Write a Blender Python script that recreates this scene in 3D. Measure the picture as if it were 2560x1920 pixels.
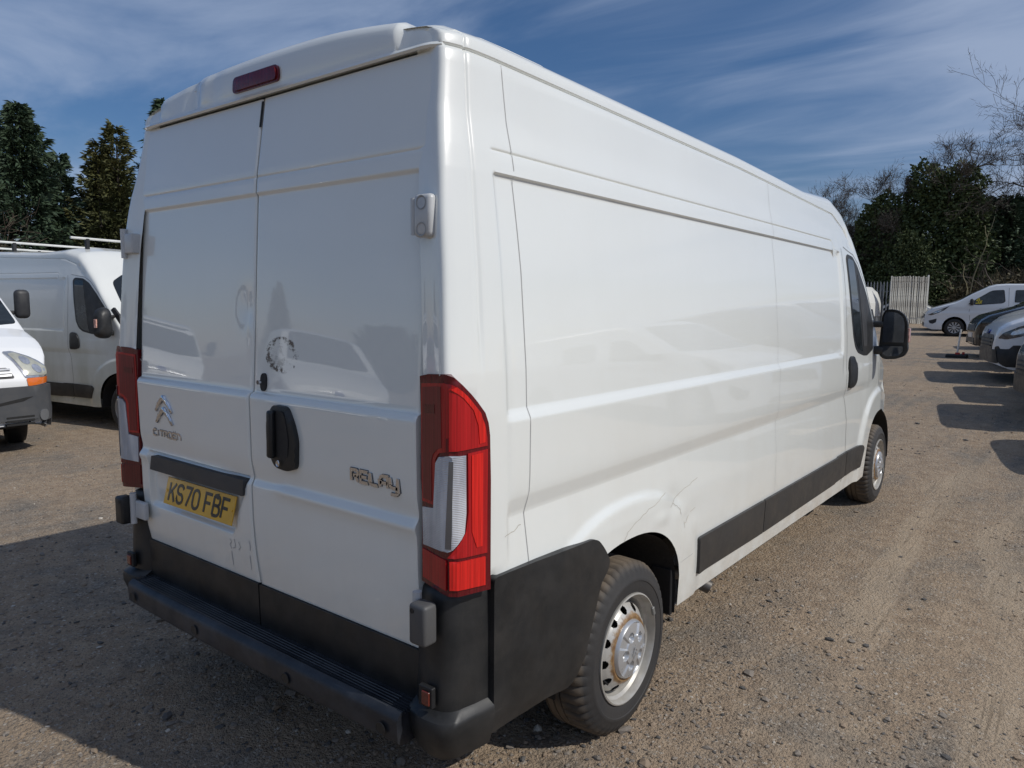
import bpy, bmesh, math, random
import numpy as np
from math import sin, cos, pi, radians, sqrt, atan2
from mathutils import Vector, Matrix
from mathutils.bvhtree import BVHTree
from mathutils.geometry import delaunay_2d_cdt
random.seed(7); rng = np.random.default_rng(11)
scene = bpy.context.scene; COL = scene.collection
for o in list(bpy.data.objects): bpy.data.objects.remove(o)

# ------------------------------------------------------------ camera
cam_d = bpy.data.cameras.new('camera'); cam = bpy.data.objects.new('camera', cam_d); COL.objects.link(cam)
yaw, pit, rol = 0.663, -0.1077, 0.0073
fwv = Vector((-sin(yaw)*cos(pit), cos(yaw)*cos(pit), sin(pit))); rt = Vector((cos(yaw), sin(yaw), 0)); upv = rt.cross(fwv)
rt2 = rt*cos(rol)+upv*sin(rol); up2 = upv*cos(rol)-rt*sin(rol)
M = Matrix((rt2, up2, -fwv)).transposed().to_4x4(); M.translation = (2.3986, -1.5123, 1.7139)
cam.matrix_world = M
cam_d.sensor_width = 36; cam_d.lens = 36*1829.6/2560; cam_d.clip_start = .05; cam_d.clip_end = 3000
scene.camera = cam

# ------------------------------------------------------------ sun and sky
to_sun = Vector((1.047, 0.27, 1.0)).normalized()
sun_el = math.asin(to_sun.z); sun_az = atan2(to_sun.x, to_sun.y)       # azimuth from +Y clockwise
sd = bpy.data.lights.new('sun', 'SUN'); sd.energy = 3.05; sd.angle = radians(.53); sd.color = (1, .965, .90)
so = bpy.data.objects.new('sun', sd); COL.objects.link(so)
so.rotation_euler = (-to_sun).to_track_quat('-Z', 'Y').to_euler(); so.location = (20, 8, 30)
world = bpy.data.worlds.new('World'); scene.world = world; world.use_nodes = True
nt = world.node_tree; nt.nodes.clear()
def wn(t, **k):
    n = nt.nodes.new(t)
    for a, b in k.items(): setattr(n, a, b)
    return n
def wm(op, a, b=None, c=None):
    n = wn('ShaderNodeMath', operation=op)
    for i, v in enumerate((a, b, c)):
        if v is None: continue
        if isinstance(v, (int, float)): n.inputs[i].default_value = v
        else: nt.links.new(v, n.inputs[i])
    return n.outputs[0]
sky = wn('ShaderNodeTexSky', sky_type='NISHITA'); sky.sun_disc = False
sky.sun_elevation = sun_el; sky.sun_rotation = sun_az; sky.air_density = 1.0; sky.dust_density = .6; sky.ozone_density = 2.2
geo = wn('ShaderNodeNewGeometry'); sep = wn('ShaderNodeSeparateXYZ')
nt.links.new(geo.outputs['Incoming'], sep.inputs[0])
dz = wm('MAXIMUM', wm('MULTIPLY', sep.outputs[2], -1), .04)
dzz = wm('ADD', dz, .10)
px = wm('DIVIDE', wm('MULTIPLY', sep.outputs[0], -1), dzz); py = wm('DIVIDE', wm('MULTIPLY', sep.outputs[1], -1), dzz)
cmb = wn('ShaderNodeCombineXYZ'); nt.links.new(px, cmb.inputs[0]); nt.links.new(py, cmb.inputs[1])
mp = wn('ShaderNodeMapping'); nt.links.new(cmb.outputs[0], mp.inputs[0])
mp.inputs['Rotation'].default_value = (0, 0, radians(24)); mp.inputs['Scale'].default_value = (.80, 1.35, 1)
n1 = wn('ShaderNodeTexNoise'); n1.inputs['Scale'].default_value = 1.05; n1.inputs['Detail'].default_value = 8; n1.inputs['Roughness'].default_value = .54; n1.inputs['Distortion'].default_value = .6
nt.links.new(mp.outputs[0], n1.inputs['Vector'])
n2 = wn('ShaderNodeTexNoise'); n2.inputs['Scale'].default_value = .42; n2.inputs['Detail'].default_value = 3
nt.links.new(cmb.outputs[0], n2.inputs['Vector'])
bias = wn('ShaderNodeMapRange'); nt.links.new(px, bias.inputs[0]); bias.inputs[1].default_value = -1.6; bias.inputs[2].default_value = -.2; bias.inputs[3].default_value = -.01; bias.inputs[4].default_value = .22
cl = wm('ADD', wm('ADD', wm('MULTIPLY', n1.outputs[0], 1.0), wm('MULTIPLY', n2.outputs[0], .85)), bias.outputs[0])
mr = wn('ShaderNodeMapRange', interpolation_type='SMOOTHSTEP'); nt.links.new(cl, mr.inputs[0])
mr.inputs[1].default_value = .86; mr.inputs[2].default_value = 1.30; mr.inputs[3].default_value = 0.10; mr.inputs[4].default_value = .74
mix = wn('ShaderNodeMix', data_type='RGBA'); nt.links.new(mr.outputs[0], mix.inputs[0])
hs = wn('ShaderNodeHueSaturation'); hs.inputs['Saturation'].default_value = 1.45; hs.inputs['Value'].default_value = .95; nt.links.new(sky.outputs[0], hs.inputs['Color'])
tint = wn('ShaderNodeMix', data_type='RGBA', blend_type='MULTIPLY'); tint.inputs[0].default_value = 1
nt.links.new(hs.outputs[0], tint.inputs[6]); tint.inputs[7].default_value = (1.08, .94, 1.04, 1)
nt.links.new(tint.outputs[2], mix.inputs[6]); mix.inputs[7].default_value = (6.0, 7.2, 9.6, 1)
bg = wn('ShaderNodeBackground'); bg.inputs[1].default_value = .065; nt.links.new(mix.outputs[2], bg.inputs[0])
ow = wn('ShaderNodeOutputWorld'); nt.links.new(bg.outputs[0], ow.inputs[0])
vs = scene.view_settings; vs.view_transform = 'Standard'; vs.look = 'None'; vs.exposure = 0; vs.gamma = 1; vs.use_curve_mapping = False
scene.cycles.max_bounces = 6

# ------------------------------------------------------------ materials
MATS = {}
class NB:
    """small helper round a material's node tree"""
    def __init__(s, name):
        s.m = bpy.data.materials.new(name); s.m.use_nodes = True; s.nt = s.m.node_tree
        s.b = s.nt.nodes['Principled BSDF']; s.tc = None
    def n(s, t, **k):
        n = s.nt.nodes.new(t)
        for a, b in k.items(): setattr(n, a, b)
        return n
    def l(s, a, b): s.nt.links.new(a, b)
    def co(s):
        if not s.tc: s.tc = s.n('ShaderNodeTexCoord')
        return s.tc.outputs['Object']
    def noise(s, scale, detail=4, rough=.55, dist=0, stretch=None, vec=None):
        t = s.n('ShaderNodeTexNoise'); t.inputs['Scale'].default_value = scale; t.inputs['Detail'].default_value = detail
        t.inputs['Roughness'].default_value = rough; t.inputs['Distortion'].default_value = dist
        v = vec or s.co()
        if stretch:
            m = s.n('ShaderNodeMapping'); m.inputs['Scale'].default_value = stretch; s.l(v, m.inputs[0]); v = m.outputs[0]
        s.l(v, t.inputs['Vector']); return t.outputs[0]
    def vor(s, scale, feature='F1', out=0, rand=1):
        t = s.n('ShaderNodeTexVoronoi', feature=feature); t.inputs['Scale'].default_value = scale; s.l(s.co(), t.inputs['Vector']); return t.outputs[out]
    def rng(s, v, a, b, c=0., d=1., sm=False):
        t = s.n('ShaderNodeMapRange'); s.l(v, t.inputs[0])
        if sm: t.interpolation_type = 'SMOOTHSTEP'
        for i, x in enumerate((a, b, c, d)): t.inputs[i+1].default_value = x
        return t.outputs[0]
    def math(s, op, a, b=0.):
        t = s.n('ShaderNodeMath', operation=op)
        for i, v in enumerate((a, b)):
            if isinstance(v, (int, float)): t.inputs[i].default_value = v
            else: s.l(v, t.inputs[i])
        return t.outputs[0]
    def mix(s, f, a, b):
        t = s.n('ShaderNodeMix', data_type='RGBA')
        for i, v in ((0, f), (6, a), (7, b)):
            if isinstance(v, (int, float)): t.inputs[i].default_value = v
            elif isinstance(v, tuple): t.inputs[i].default_value = (*v, 1)
            else: s.l(v, t.inputs[i])
        return t.outputs[2]
    def bump(s, h, strength=.3, dist=.01):
        t = s.n('ShaderNodeBump'); t.inputs['Strength'].default_value = strength; t.inputs['Distance'].default_value = dist
        s.l(h, t.inputs['Height']); s.l(t.outputs[0], s.b.inputs['Normal']); return t
    def set(s, **k):
        for a, v in k.items():
            i = s.b.inputs[a.replace('_', ' ')]
            if isinstance(v, (int, float)): i.default_value = v
            elif isinstance(v, tuple): i.default_value = (*v, 1)
            else: s.l(v, i)
        return s.m
def plain(name, col, rough=.5, metal=0., coat=0., var=.15, scale=8, bump=0.):
    if name in MATS: return MATS[name]
    b = NB(name); f = b.rng(b.noise(scale, 5), .3, .7)
    c2 = tuple(min(1, c*(1-var)) for c in col); c1 = tuple(min(1, c*(1+var*.5)) for c in col)
    b.set(Base_Color=b.mix(f, c2, c1), Roughness=b.rng(b.noise(scale*3, 4), .3, .7, rough*.88, min(1, rough*1.12)), Metallic=metal, Coat_Weight=coat, Coat_Roughness=.04)
    if bump: b.bump(b.noise(scale*12, 6), bump, .004)
    MATS[name] = b.m; return b.m
def paint(name, col, dirt=0., dirtcol=(.42, .40, .32), wav=.04, rough=.35):
    b = NB(name)
    f = b.rng(b.noise(.9, 6, .6), .38, .75)
    c = b.mix(f, col, tuple(v*.965 for v in col))
    sp = b.rng(b.noise(60, 3), .70, .78, 0, .25); c = b.mix(sp, c, tuple(v*.7 for v in col))
    if dirt:
        sx = b.n('ShaderNodeSeparateXYZ'); b.l(b.co(), sx.inputs[0])
        g = b.rng(sx.outputs[2], 1.9, .35, 0, 1)
        d = b.math('MULTIPLY', b.math('MULTIPLY', g, dirt), b.rng(b.noise(3.5, 7, .6, stretch=(1, .6, .25)), .3, .62))
        c = b.mix(d, c, dirtcol)
    b.bump(b.noise(1.6, 2, .4), wav, .05)
    b.set(Base_Color=c, Roughness=b.rng(b.noise(5, 4), .3, .7, rough*.85, rough*1.2), Coat_Weight=.9, Coat_Roughness=.035, Coat_IOR=1.5, Specular_IOR_Level=.35)
    return b.m
white = paint('white_van_paint', (.80, .80, .765), wav=.03)
# the large van is a bit dusty towards the sills
def white_main_mat():
    b = NB('white_paint_dusty_sills'); sx = b.n('ShaderNodeSeparateXYZ'); b.l(b.co(), sx.inputs[0])
    c = b.mix(b.rng(b.noise(1.1, 6), .35, .75), (.775, .795, .765), (.755, .772, .738))
    g = b.rng(sx.outputs[2], .75, .32, 0, .55)
    c = b.mix(b.math('MULTIPLY', g, b.rng(b.noise(7, 7, .65), .35, .65)), c, (.50, .45, .37))
    g2 = b.math('MULTIPLY', b.rng(sx.outputs[2], 1.3, .6, .05, .22), b.rng(b.noise(4, 8, .7, stretch=(1, 1, .35)), .45, .7))
    c = b.mix(g2, c, (.60, .57, .49))
    c = b.mix(b.rng(b.noise(45, 4), .72, .78, 0, .22), c, (.5, .48, .42))
    b.bump(b.math('ADD', b.noise(1.7, 2, .4), b.math('MULTIPLY', b.noise(160, 2), .012)), .035, .05)
    b.set(Base_Color=c, Roughness=.30, Coat_Weight=1., Coat_Roughness=.025, Coat_IOR=1.75, Specular_IOR_Level=.4)
    return b.m
white_main = white_main_mat()
white_dirty = paint('grimy_white_paint', (.70, .71, .68), dirt=.75, dirtcol=(.36, .37, .27), rough=.45)
def plastic(name, col, rough=.5, dust=.25, dustcol=(.10, .095, .09)):
    b = NB(name); c = b.mix(b.math('MULTIPLY', b.rng(b.noise(6, 8, .68), .40, .72), dust), col, dustcol)
    scr = b.rng(b.noise(22, 6, .6, stretch=(.25, .25, 2.5)), .66, .72, 0, .25)
    c = b.mix(scr, c, dustcol)
    b.bump(b.noise(420, 2), .12, .002)
    b.set(Base_Color=c, Roughness=b.rng(b.noise(9, 5), .3, .7, rough-.08, rough+.12)); return b.m
blackp = plastic('black_bumper_plastic', (.011, .012, .013), .44, .30, (.075, .07, .065))
blackd = plastic('dusty_black_plastic', (.022, .023, .026), .55, .6, (.07, .068, .065))
greyp = plastic('grey_bumper_plastic', (.058, .062, .068), .55, .4, (.11, .105, .10))
stripm = plastic('rub_strip_plastic', (.030, .029, .028), .5, .4, (.075, .065, .055))
rubber = plain('black_rubber', (.012, .012, .013), .6)
gapm = plain('panel_gap_shadow', (.10, .10, .10), .7)
darkgap = plain('door_gap_rubber', (.012, .012, .012), .8)
chrome = plain('chrome', (.60, .61, .64), .10, 1., var=.08); edgem = plain('dark_badge_edge', (.10, .10, .10), .4)
silver = plain('silver_cap_plastic', (.50, .51, .52), .30, .55, .2, var=.08)
hingem = plain('pale_grey_hinge_paint', (.52, .53, .53), .4, 0, .4, var=.1, scale=14)
galv = plain('white_metal_bar', (.74, .74, .70), .35, .1, .2)
liner = plain('wheel_arch_liner', (.018, .017, .016), .85, scale=20, bump=.4)
under = plain('underbody_metal', (.02, .02, .02), .8)
amber = plain('amber_lens', (.75, .17, .02), .15, 0, 1)
platew = plain('white_plate', (.75, .75, .73), .3, 0, .5, var=.05)
ink = plain('plate_black_ink', (.012, .012, .012), .35, 0, .4)
bluem = plain('blue_badge', (.02, .05, .22), .2, 0, .8)
lampw = plain('headlamp_reflector', (.55, .57, .6), .12, .65, 1, var=.3, scale=30)
lampd = plain('dark_headlamp_glass', (.07, .075, .085), .08, .3, 1, var=.5, scale=18)
def glassmat(name, col=(.012, .015, .017), rough=.03):
    b = NB(name); f = b.rng(b.noise(2.2, 5, .6, dist=1), .42, .62)
    b.set(Base_Color=b.mix(f, col, tuple(c*2.6 for c in col)), Roughness=rough, Coat_Weight=.25, Coat_Roughness=.01, Specular_IOR_Level=.5, IOR=1.50)
    return b.m
glass = glassmat('tinted_window_glass'); mirrorglass = glassmat('mirror_glass', (.022, .028, .038), .05)
def yellow_plate():
    b = NB('yellow_plate'); c = b.mix(b.rng(b.noise(9, 6), .3, .75), (.78, .44, .02), (.60, .33, .03))
    c = b.mix(b.rng(b.noise(70, 3), .68, .76, 0, .5), c, (.25, .15, .05))
    b.set(Base_Color=c, Roughness=.35, Coat_Weight=.5, Coat_Roughness=.08); return b.m
platey = yellow_plate()
def red_lens(name, col, em=0):
    b = NB(name); st = b.rng(b.noise(3, 2, .5, stretch=(60, 60, 1)), .35, .65)
    b.set(Base_Color=b.mix(st, col, tuple(c*.62 for c in col)), Roughness=.25, Coat_Weight=.35, Coat_Roughness=.02, Specular_IOR_Level=.35)
    b.bump(b.noise(4, 2, .5, stretch=(90, 90, 2)), .15, .003)
    return b.m
red = red_lens('red_lamp_lens', (.47, .012, .015)); redhot = red_lens('bright_red_lamp_lens', (.72, .02, .015)); redmid = red_lens('deep_red_lamp_lens', (.20, .008, .014)); reddark = red_lens('dark_red_lamp_lens', (.13, .006, .010))
redbrake = red_lens('wine_red_brake_lens', (.15, .006, .012))
def ribbed():
    b = NB('clear_ribbed_lens'); w = b.n('ShaderNodeTexWave', wave_type='BANDS', bands_direction='Z'); w.inputs['Scale'].default_value = 60; b.l(b.co(), w.inputs[0])
    f = b.rng(b.noise(12, 3, .5, stretch=(1.5, 1.5, .3)), .35, .65)
    b.set(Base_Color=b.mix(f, (.72, .73, .76), (.36, .38, .42)), Roughness=.2, Metallic=.35, Coat_Weight=1., Coat_Roughness=.02)
    b.bump(w.outputs[0], .35, .003); return b.m
clearlens = ribbed()
def tyremat():
    b = NB('tyre_rubber'); sx = b.n('ShaderNodeSeparateXYZ'); b.l(b.co(), sx.inputs[0])
    r = b.math('POWER', b.math('ADD', b.math('POWER', sx.outputs[1], 2.), b.math('POWER', sx.outputs[2], 2.)), .5)
    dust = b.math('MULTIPLY', b.rng(r, .318, .347, .06, .9), b.rng(b.noise(7, 6, .6), .28, .58))
    c = b.mix(dust, (.024, .024, .025), (.15, .115, .08))
    b.bump(b.noise(90, 4), .25, .003); b.set(Base_Color=c, Roughness=.72); return b.m
tyrem = tyremat()
def rimmat():
    b = NB('rusty_silver_steel_rim'); sx = b.n('ShaderNodeSeparateXYZ'); b.l(b.co(), sx.inputs[0])
    r = b.math('POWER', b.math('ADD', b.math('POWER', sx.outputs[1], 2.), b.math('POWER', sx.outputs[2], 2.)), .5)
    r2 = b.math('ADD', r, b.math('MULTIPLY', b.math('SUBTRACT', b.noise(28, 6, .7), .5), .05))
    f = b.rng(r2, .148, .133, 0, 1, True)
    f2 = b.math('MULTIPLY', b.rng(r, .175, .20, 0, .45), b.rng(b.noise(16, 5), .3, .7))
    sp = b.rng(b.noise(75, 4, .7), .62, .70, 0, .8)
    c = b.mix(f2, (.50, .49, .46), (.24, .20, .14))
    c = b.mix(b.math('MULTIPLY', sp, b.rng(r, .175, .13, .1, 1)), c, (.22, .12, .05))
    c = b.mix(f, c, b.mix(b.rng(b.noise(40, 5), .3, .7), (.30, .19, .085), (.14, .07, .03)))
    b.set(Base_Color=c, Roughness=.42, Metallic=b.rng(f, 0, 1, .35, 0)); return b.m
rimm = rimmat()

# ------------------------------------------------------------ mesh helpers
def setp(o, **k):
    for a, v in k.items():
        if v is not None: o[a] = v
    return o
def mobj(name, V, Fc, mat, parent=None, smooth=False, loc=None, **props):
    me = bpy.data.meshes.new(name)
    V = V.tolist() if isinstance(V, np.ndarray) else [tuple(v) for v in V]
    Fc = Fc.tolist() if isinstance(Fc, np.ndarray) else Fc
    me.from_pydata(V, [], Fc); me.update()
    for m in (mat if isinstance(mat, (list, tuple)) else [mat]): me.materials.append(m)
    o = bpy.data.objects.new(name, me); COL.objects.link(o)
    if parent: o.parent = parent
    if loc is not None: o.location = loc
    if smooth is True: me.shade_smooth()
    elif smooth: me.shade_smooth(); me.set_sharp_from_angle(angle=radians(smooth))
    return setp(o, **props)
def fix_normals(o):
    bm = bmesh.new(); bm.from_mesh(o.data); bmesh.ops.recalc_face_normals(bm, faces=bm.faces); bm.to_mesh(o.data); bm.free(); return o
def empty(name, loc=(0, 0, 0), rz=0, **props):
    o = bpy.data.objects.new(name, None); COL.objects.link(o); o.location = loc; o.rotation_euler = (0, 0, rz); o.empty_display_size = .3
    return setp(o, **props)
class MB:
    """collects simple shapes into one mesh"""
    def __init__(s): s.V = []; s.F = []
    def add(s, V, F): n = len(s.V); s.V += [tuple(v) for v in V]; s.F += [tuple(i+n for i in f) for f in F]; return s
    def box(s, c, d, rz=0, bev=0, rx=0, ry=0):
        x, y, z = (v/2 for v in d); R = Matrix.Rotation(rz, 3, 'Z') @ Matrix.Rotation(ry, 3, 'Y') @ Matrix.Rotation(rx, 3, 'X')
        if not bev:
            V = [(a*x, b*y, e*z) for a in (-1, 1) for b in (-1, 1) for e in (-1, 1)]
            F = [(0, 1, 3, 2), (4, 6, 7, 5), (0, 4, 5, 1), (2, 3, 7, 6), (0, 2, 6, 4), (1, 5, 7, 3)]
        else:
            bm = bmesh.new(); bmesh.ops.create_cube(bm, size=1)
            for v in bm.verts: v.co = Vector((v.co.x*2*x, v.co.y*2*y, v.co.z*2*z))
            bmesh.ops.bevel(bm, geom=bm.edges[:], offset=bev, segments=3, profile=.5, affect='EDGES')
            bm.verts.index_update(); V = [tuple(v.co) for v in bm.verts]; F = [tuple(v.index for v in f.verts) for f in bm.faces]; bm.free()
        s.add([tuple(R @ Vector(v)+Vector(c)) for v in V], F); return s
    def tube(s, pts, r, n=8, cap=True):
        pts = [Vector(p) for p in pts]; rr = r if isinstance(r, (list, tuple)) else [r]*len(pts); V = []; F = []
        for i, p in enumerate(pts):
            t = (pts[min(i+1, len(pts)-1)]-pts[max(i-1, 0)]).normalized(); a = t.orthogonal() if i == 0 else (a-t*a.dot(t))
            a.normalize(); b = t.cross(a)
            V += [tuple(p+(a*cos(2*pi*k/n)+b*sin(2*pi*k/n))*rr[i]) for k in range(n)]
        for i in range(len(pts)-1):
            F += [(i*n+k, i*n+(k+1) % n, (i+1)*n+(k+1) % n, (i+1)*n+k) for k in range(n)]
        if cap: F += [tuple(range(n-1, -1, -1)), tuple((len(pts)-1)*n+k for k in range(n))]
        s.add(V, F); return s
    def prism(s, poly, a, b, axis='x'):
        """polygon in the two other axes, extruded from a to b"""
        n = len(poly); mk = {'x': lambda t, p: (t, p[0], p[1]), 'y': lambda t, p: (p[0], t, p[1]), 'z': lambda t, p: (p[0], p[1], t)}[axis]
        s.add([mk(a, p) for p in poly]+[mk(b, p) for p in poly], [tuple(range(n-1, -1, -1)), tuple(range(n, 2*n))]+[(i, (i+1) % n, n+(i+1) % n, n+i) for i in range(n)]); return s
    def build(s, name, mat, parent=None, smooth=False, **k): return fix_normals(mobj(name, s.V, s.F, mat, parent, smooth, **k))
def lathe(prof, n=48, axis='x', close=False):
    """prof: (axial, radius) pairs; returns V, F around the x axis"""
    V = []; m = len(prof)
    for k in range(n):
        t = 2*pi*k/n
        V += [(a, r*cos(t), r*sin(t)) for a, r in prof]
    F = [(k*m+i, k*m+i+1, ((k+1) % n)*m+i+1, ((k+1) % n)*m+i) for k in range(n) for i in range(m-1)]
    return V, F
def rounded(poly, r, seg=4):
    out = []; n = len(poly)
    for i in range(n):
        p = Vector(poly[i]); a = Vector(poly[i-1]); b = Vector(poly[(i+1) % n])
        ri = r[i] if isinstance(r, (list, tuple)) else r
        da, db = a-p, b-p; d = min(ri, da.length*.48, db.length*.48)
        if d < 1e-5: out.append(tuple(p)); continue
        q0 = p+da.normalized()*d; q1 = p+db.normalized()*d
        for k in range(seg+1):
            t = k/seg; out.append(tuple(q0*(1-t)**2+p*2*t*(1-t)+q1*t*t))
    return out
def inside(p, poly):
    c = False; n = len(poly); j = n-1
    for i in range(n):
        xi, yi = poly[i]; xj, yj = poly[j]
        if (yi > p[1]) != (yj > p[1]) and p[0] < (xj-xi)*(p[1]-yi)/(yj-yi)+xi: c = not c
        j = i
    return c
def patch(name, poly, fn, mat, parent, out=.004, inn=-.012, step=.05, smooth=40, bulge=0, **k):
    """a solid plate of outline `poly` (u,v) laid on the surface fn(u,v)->(point, normal); out/inn are offsets of its two faces"""
    P = []
    n = len(poly)
    for i in range(n):
        a = Vector(poly[i]); b = Vector(poly[(i+1) % n]); m = max(1, int((b-a).length/step))
        for j in range(m): P.append(a+(b-a)*j/m)
    N = len(P); us = [p[0] for p in P]; vs_ = [p[1] for p in P]
    pts = list(P); u = min(us)+step*.5
    pl = [tuple(p) for p in P]
    while u < max(us):
        v = min(vs_)+step*.5
        while v < max(vs_):
            if inside((u, v), pl) and min((Vector((u, v))-p).length for p in P) > step*.35: pts.append(Vector((u, v)))
            v += step
        u += step
    r = delaunay_2d_cdt([Vector(p) for p in pts], [], [list(range(N))], 1, 1e-6)
    vs2, tris = r[0], r[2]
    # boundary edges
    cnt = {}
    for t in tris:
        for i in range(len(t)):
            e = (t[i], t[(i+1) % len(t)]); key = tuple(sorted(e)); cnt.setdefault(key, []).append(e)
    bd = [v[0] for v in cnt.values() if len(v) == 1]
    A = []; B = []
    ext = max(max(us)-min(us), max(vs_)-min(vs_))
    for p in vs2:
        q, nn = fn(p[0], p[1]); q = Vector(q); nn = Vector(nn)
        dd = 0
        if bulge:
            d = min((Vector(p)-e).length for e in P); dd = bulge*min(1, d/(ext*.12))**.5
        A.append(q+nn*(out+dd)); B.append(q+nn*inn)
    m = len(A); F = [tuple(t) for t in tris]+[tuple(m+i for i in reversed(t)) for t in tris]+[(a, m+a, m+b, b) for a, b in bd]
    return fix_normals(mobj(name, A+B, F, mat, parent, smooth, **k))
def caster(bvh, plane, sgn=1):
    """surface function that looks up the mesh along an axis: plane 'x' takes (y,z), plane 'y' takes (x,z), plane 'z' takes (x,y)"""
    def f(u, v):
        if plane == 'x': o, d = Vector((sgn*5, u, v)), Vector((-sgn, 0, 0))
        elif plane == 'y': o, d = Vector((u, sgn*9, v)), Vector((0, -sgn, 0))
        else: o, d = Vector((u, v, 5)), Vector((0, 0, -1))
        h = bvh.ray_cast(o, d)
        if h[0] is None:
            mid = o+d*(5-.9 if plane == 'x' else 9-6.35 if plane == 'y' else 3.5); h = bvh.find_nearest(mid)
        n = h[1]
        if n.dot(d) > 0: n = -n
        return h[0], n
    return f
def ribbon(pts2, fn, w, name, mat, parent, off=.0014, step=.02, **k):
    """a thin strip of width w along a (u,v) polyline on a surface"""
    P = []
    for a, b in zip(pts2[:-1], pts2[1:]):
        a, b = Vector(a), Vector(b); m = max(1, int((b-a).length/step)); P += [a+(b-a)*j/m for j in range(m)]
    P.append(Vector(pts2[-1])); V = []; F = []
    for i, p in enumerate(P):
        t = (P[min(i+1, len(P)-1)]-P[max(i-1, 0)]).normalized(); nn = Vector((-t.y, t.x))*w/2
        for q in (p-nn, p+nn): s, n = fn(q.x, q.y); V.append(Vector(s)+Vector(n)*off)
    F = [(2*i, 2*i+1, 2*i+3, 2*i+2) for i in range(len(P)-1)]
    return mobj(name, V, F, mat, parent, **k)
def strokes(lines, w, h):
    """flat lettering: 2D polylines drawn with a pen of width w, as prisms of thickness h (local x right, z up, y = -h front)"""
    mb = MB()
    for ln in lines:
        pts = [Vector(p) for p in ln]; closed = (pts[0]-pts[-1]).length < 1e-6 and len(pts) > 2
        if closed: pts = pts[:-1]
        n = len(pts); L = []; R_ = []
        for i, p in enumerate(pts):
            a = pts[i-1] if (i or closed) else None; b = pts[(i+1) % n] if (i < n-1 or closed) else None
            ta = (p-a).normalized() if a is not None else None; tb = (b-p).normalized() if b is not None else None
            t = (ta+tb) if ta is not None and tb is not None else (ta if ta is not None else tb)
            t = t.normalized(); nn = Vector((-t.y, t.x)); c = 1.
            if ta is not None and tb is not None: c = max(.5, nn.dot(Vector((-tb.y, tb.x))))
            L.append(p+nn*w/2/c); R_.append(p-nn*w/2/c)
        V = [(q.x, -h, q.y) for q in L]+[(q.x, -h, q.y) for q in R_]+[(q.x, 0, q.y) for q in L]+[(q.x, 0, q.y) for q in R_]
        F = []
        for i in range(n if closed else n-1):
            j = (i+1) % n; F += [(i, j, n+j, n+i), (2*n+i, 3*n+i, 3*n+j, 2*n+j), (i, 2*n+i, 2*n+j, j), (n+i, n+j, 3*n+j, 3*n+i)]
        if not closed: F += [(0, n, 3*n, 2*n), (n-1, 3*n-1, 4*n-1, 2*n-1)]
        mb.add(V, F)
    return mb
def arc(cx, cy, rx, ry, a0, a1, n=8): return [(cx+rx*cos(radians(a0+(a1-a0)*k/n)), cy+ry*sin(radians(a0+(a1-a0)*k/n))) for k in range(n+1)]
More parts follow.
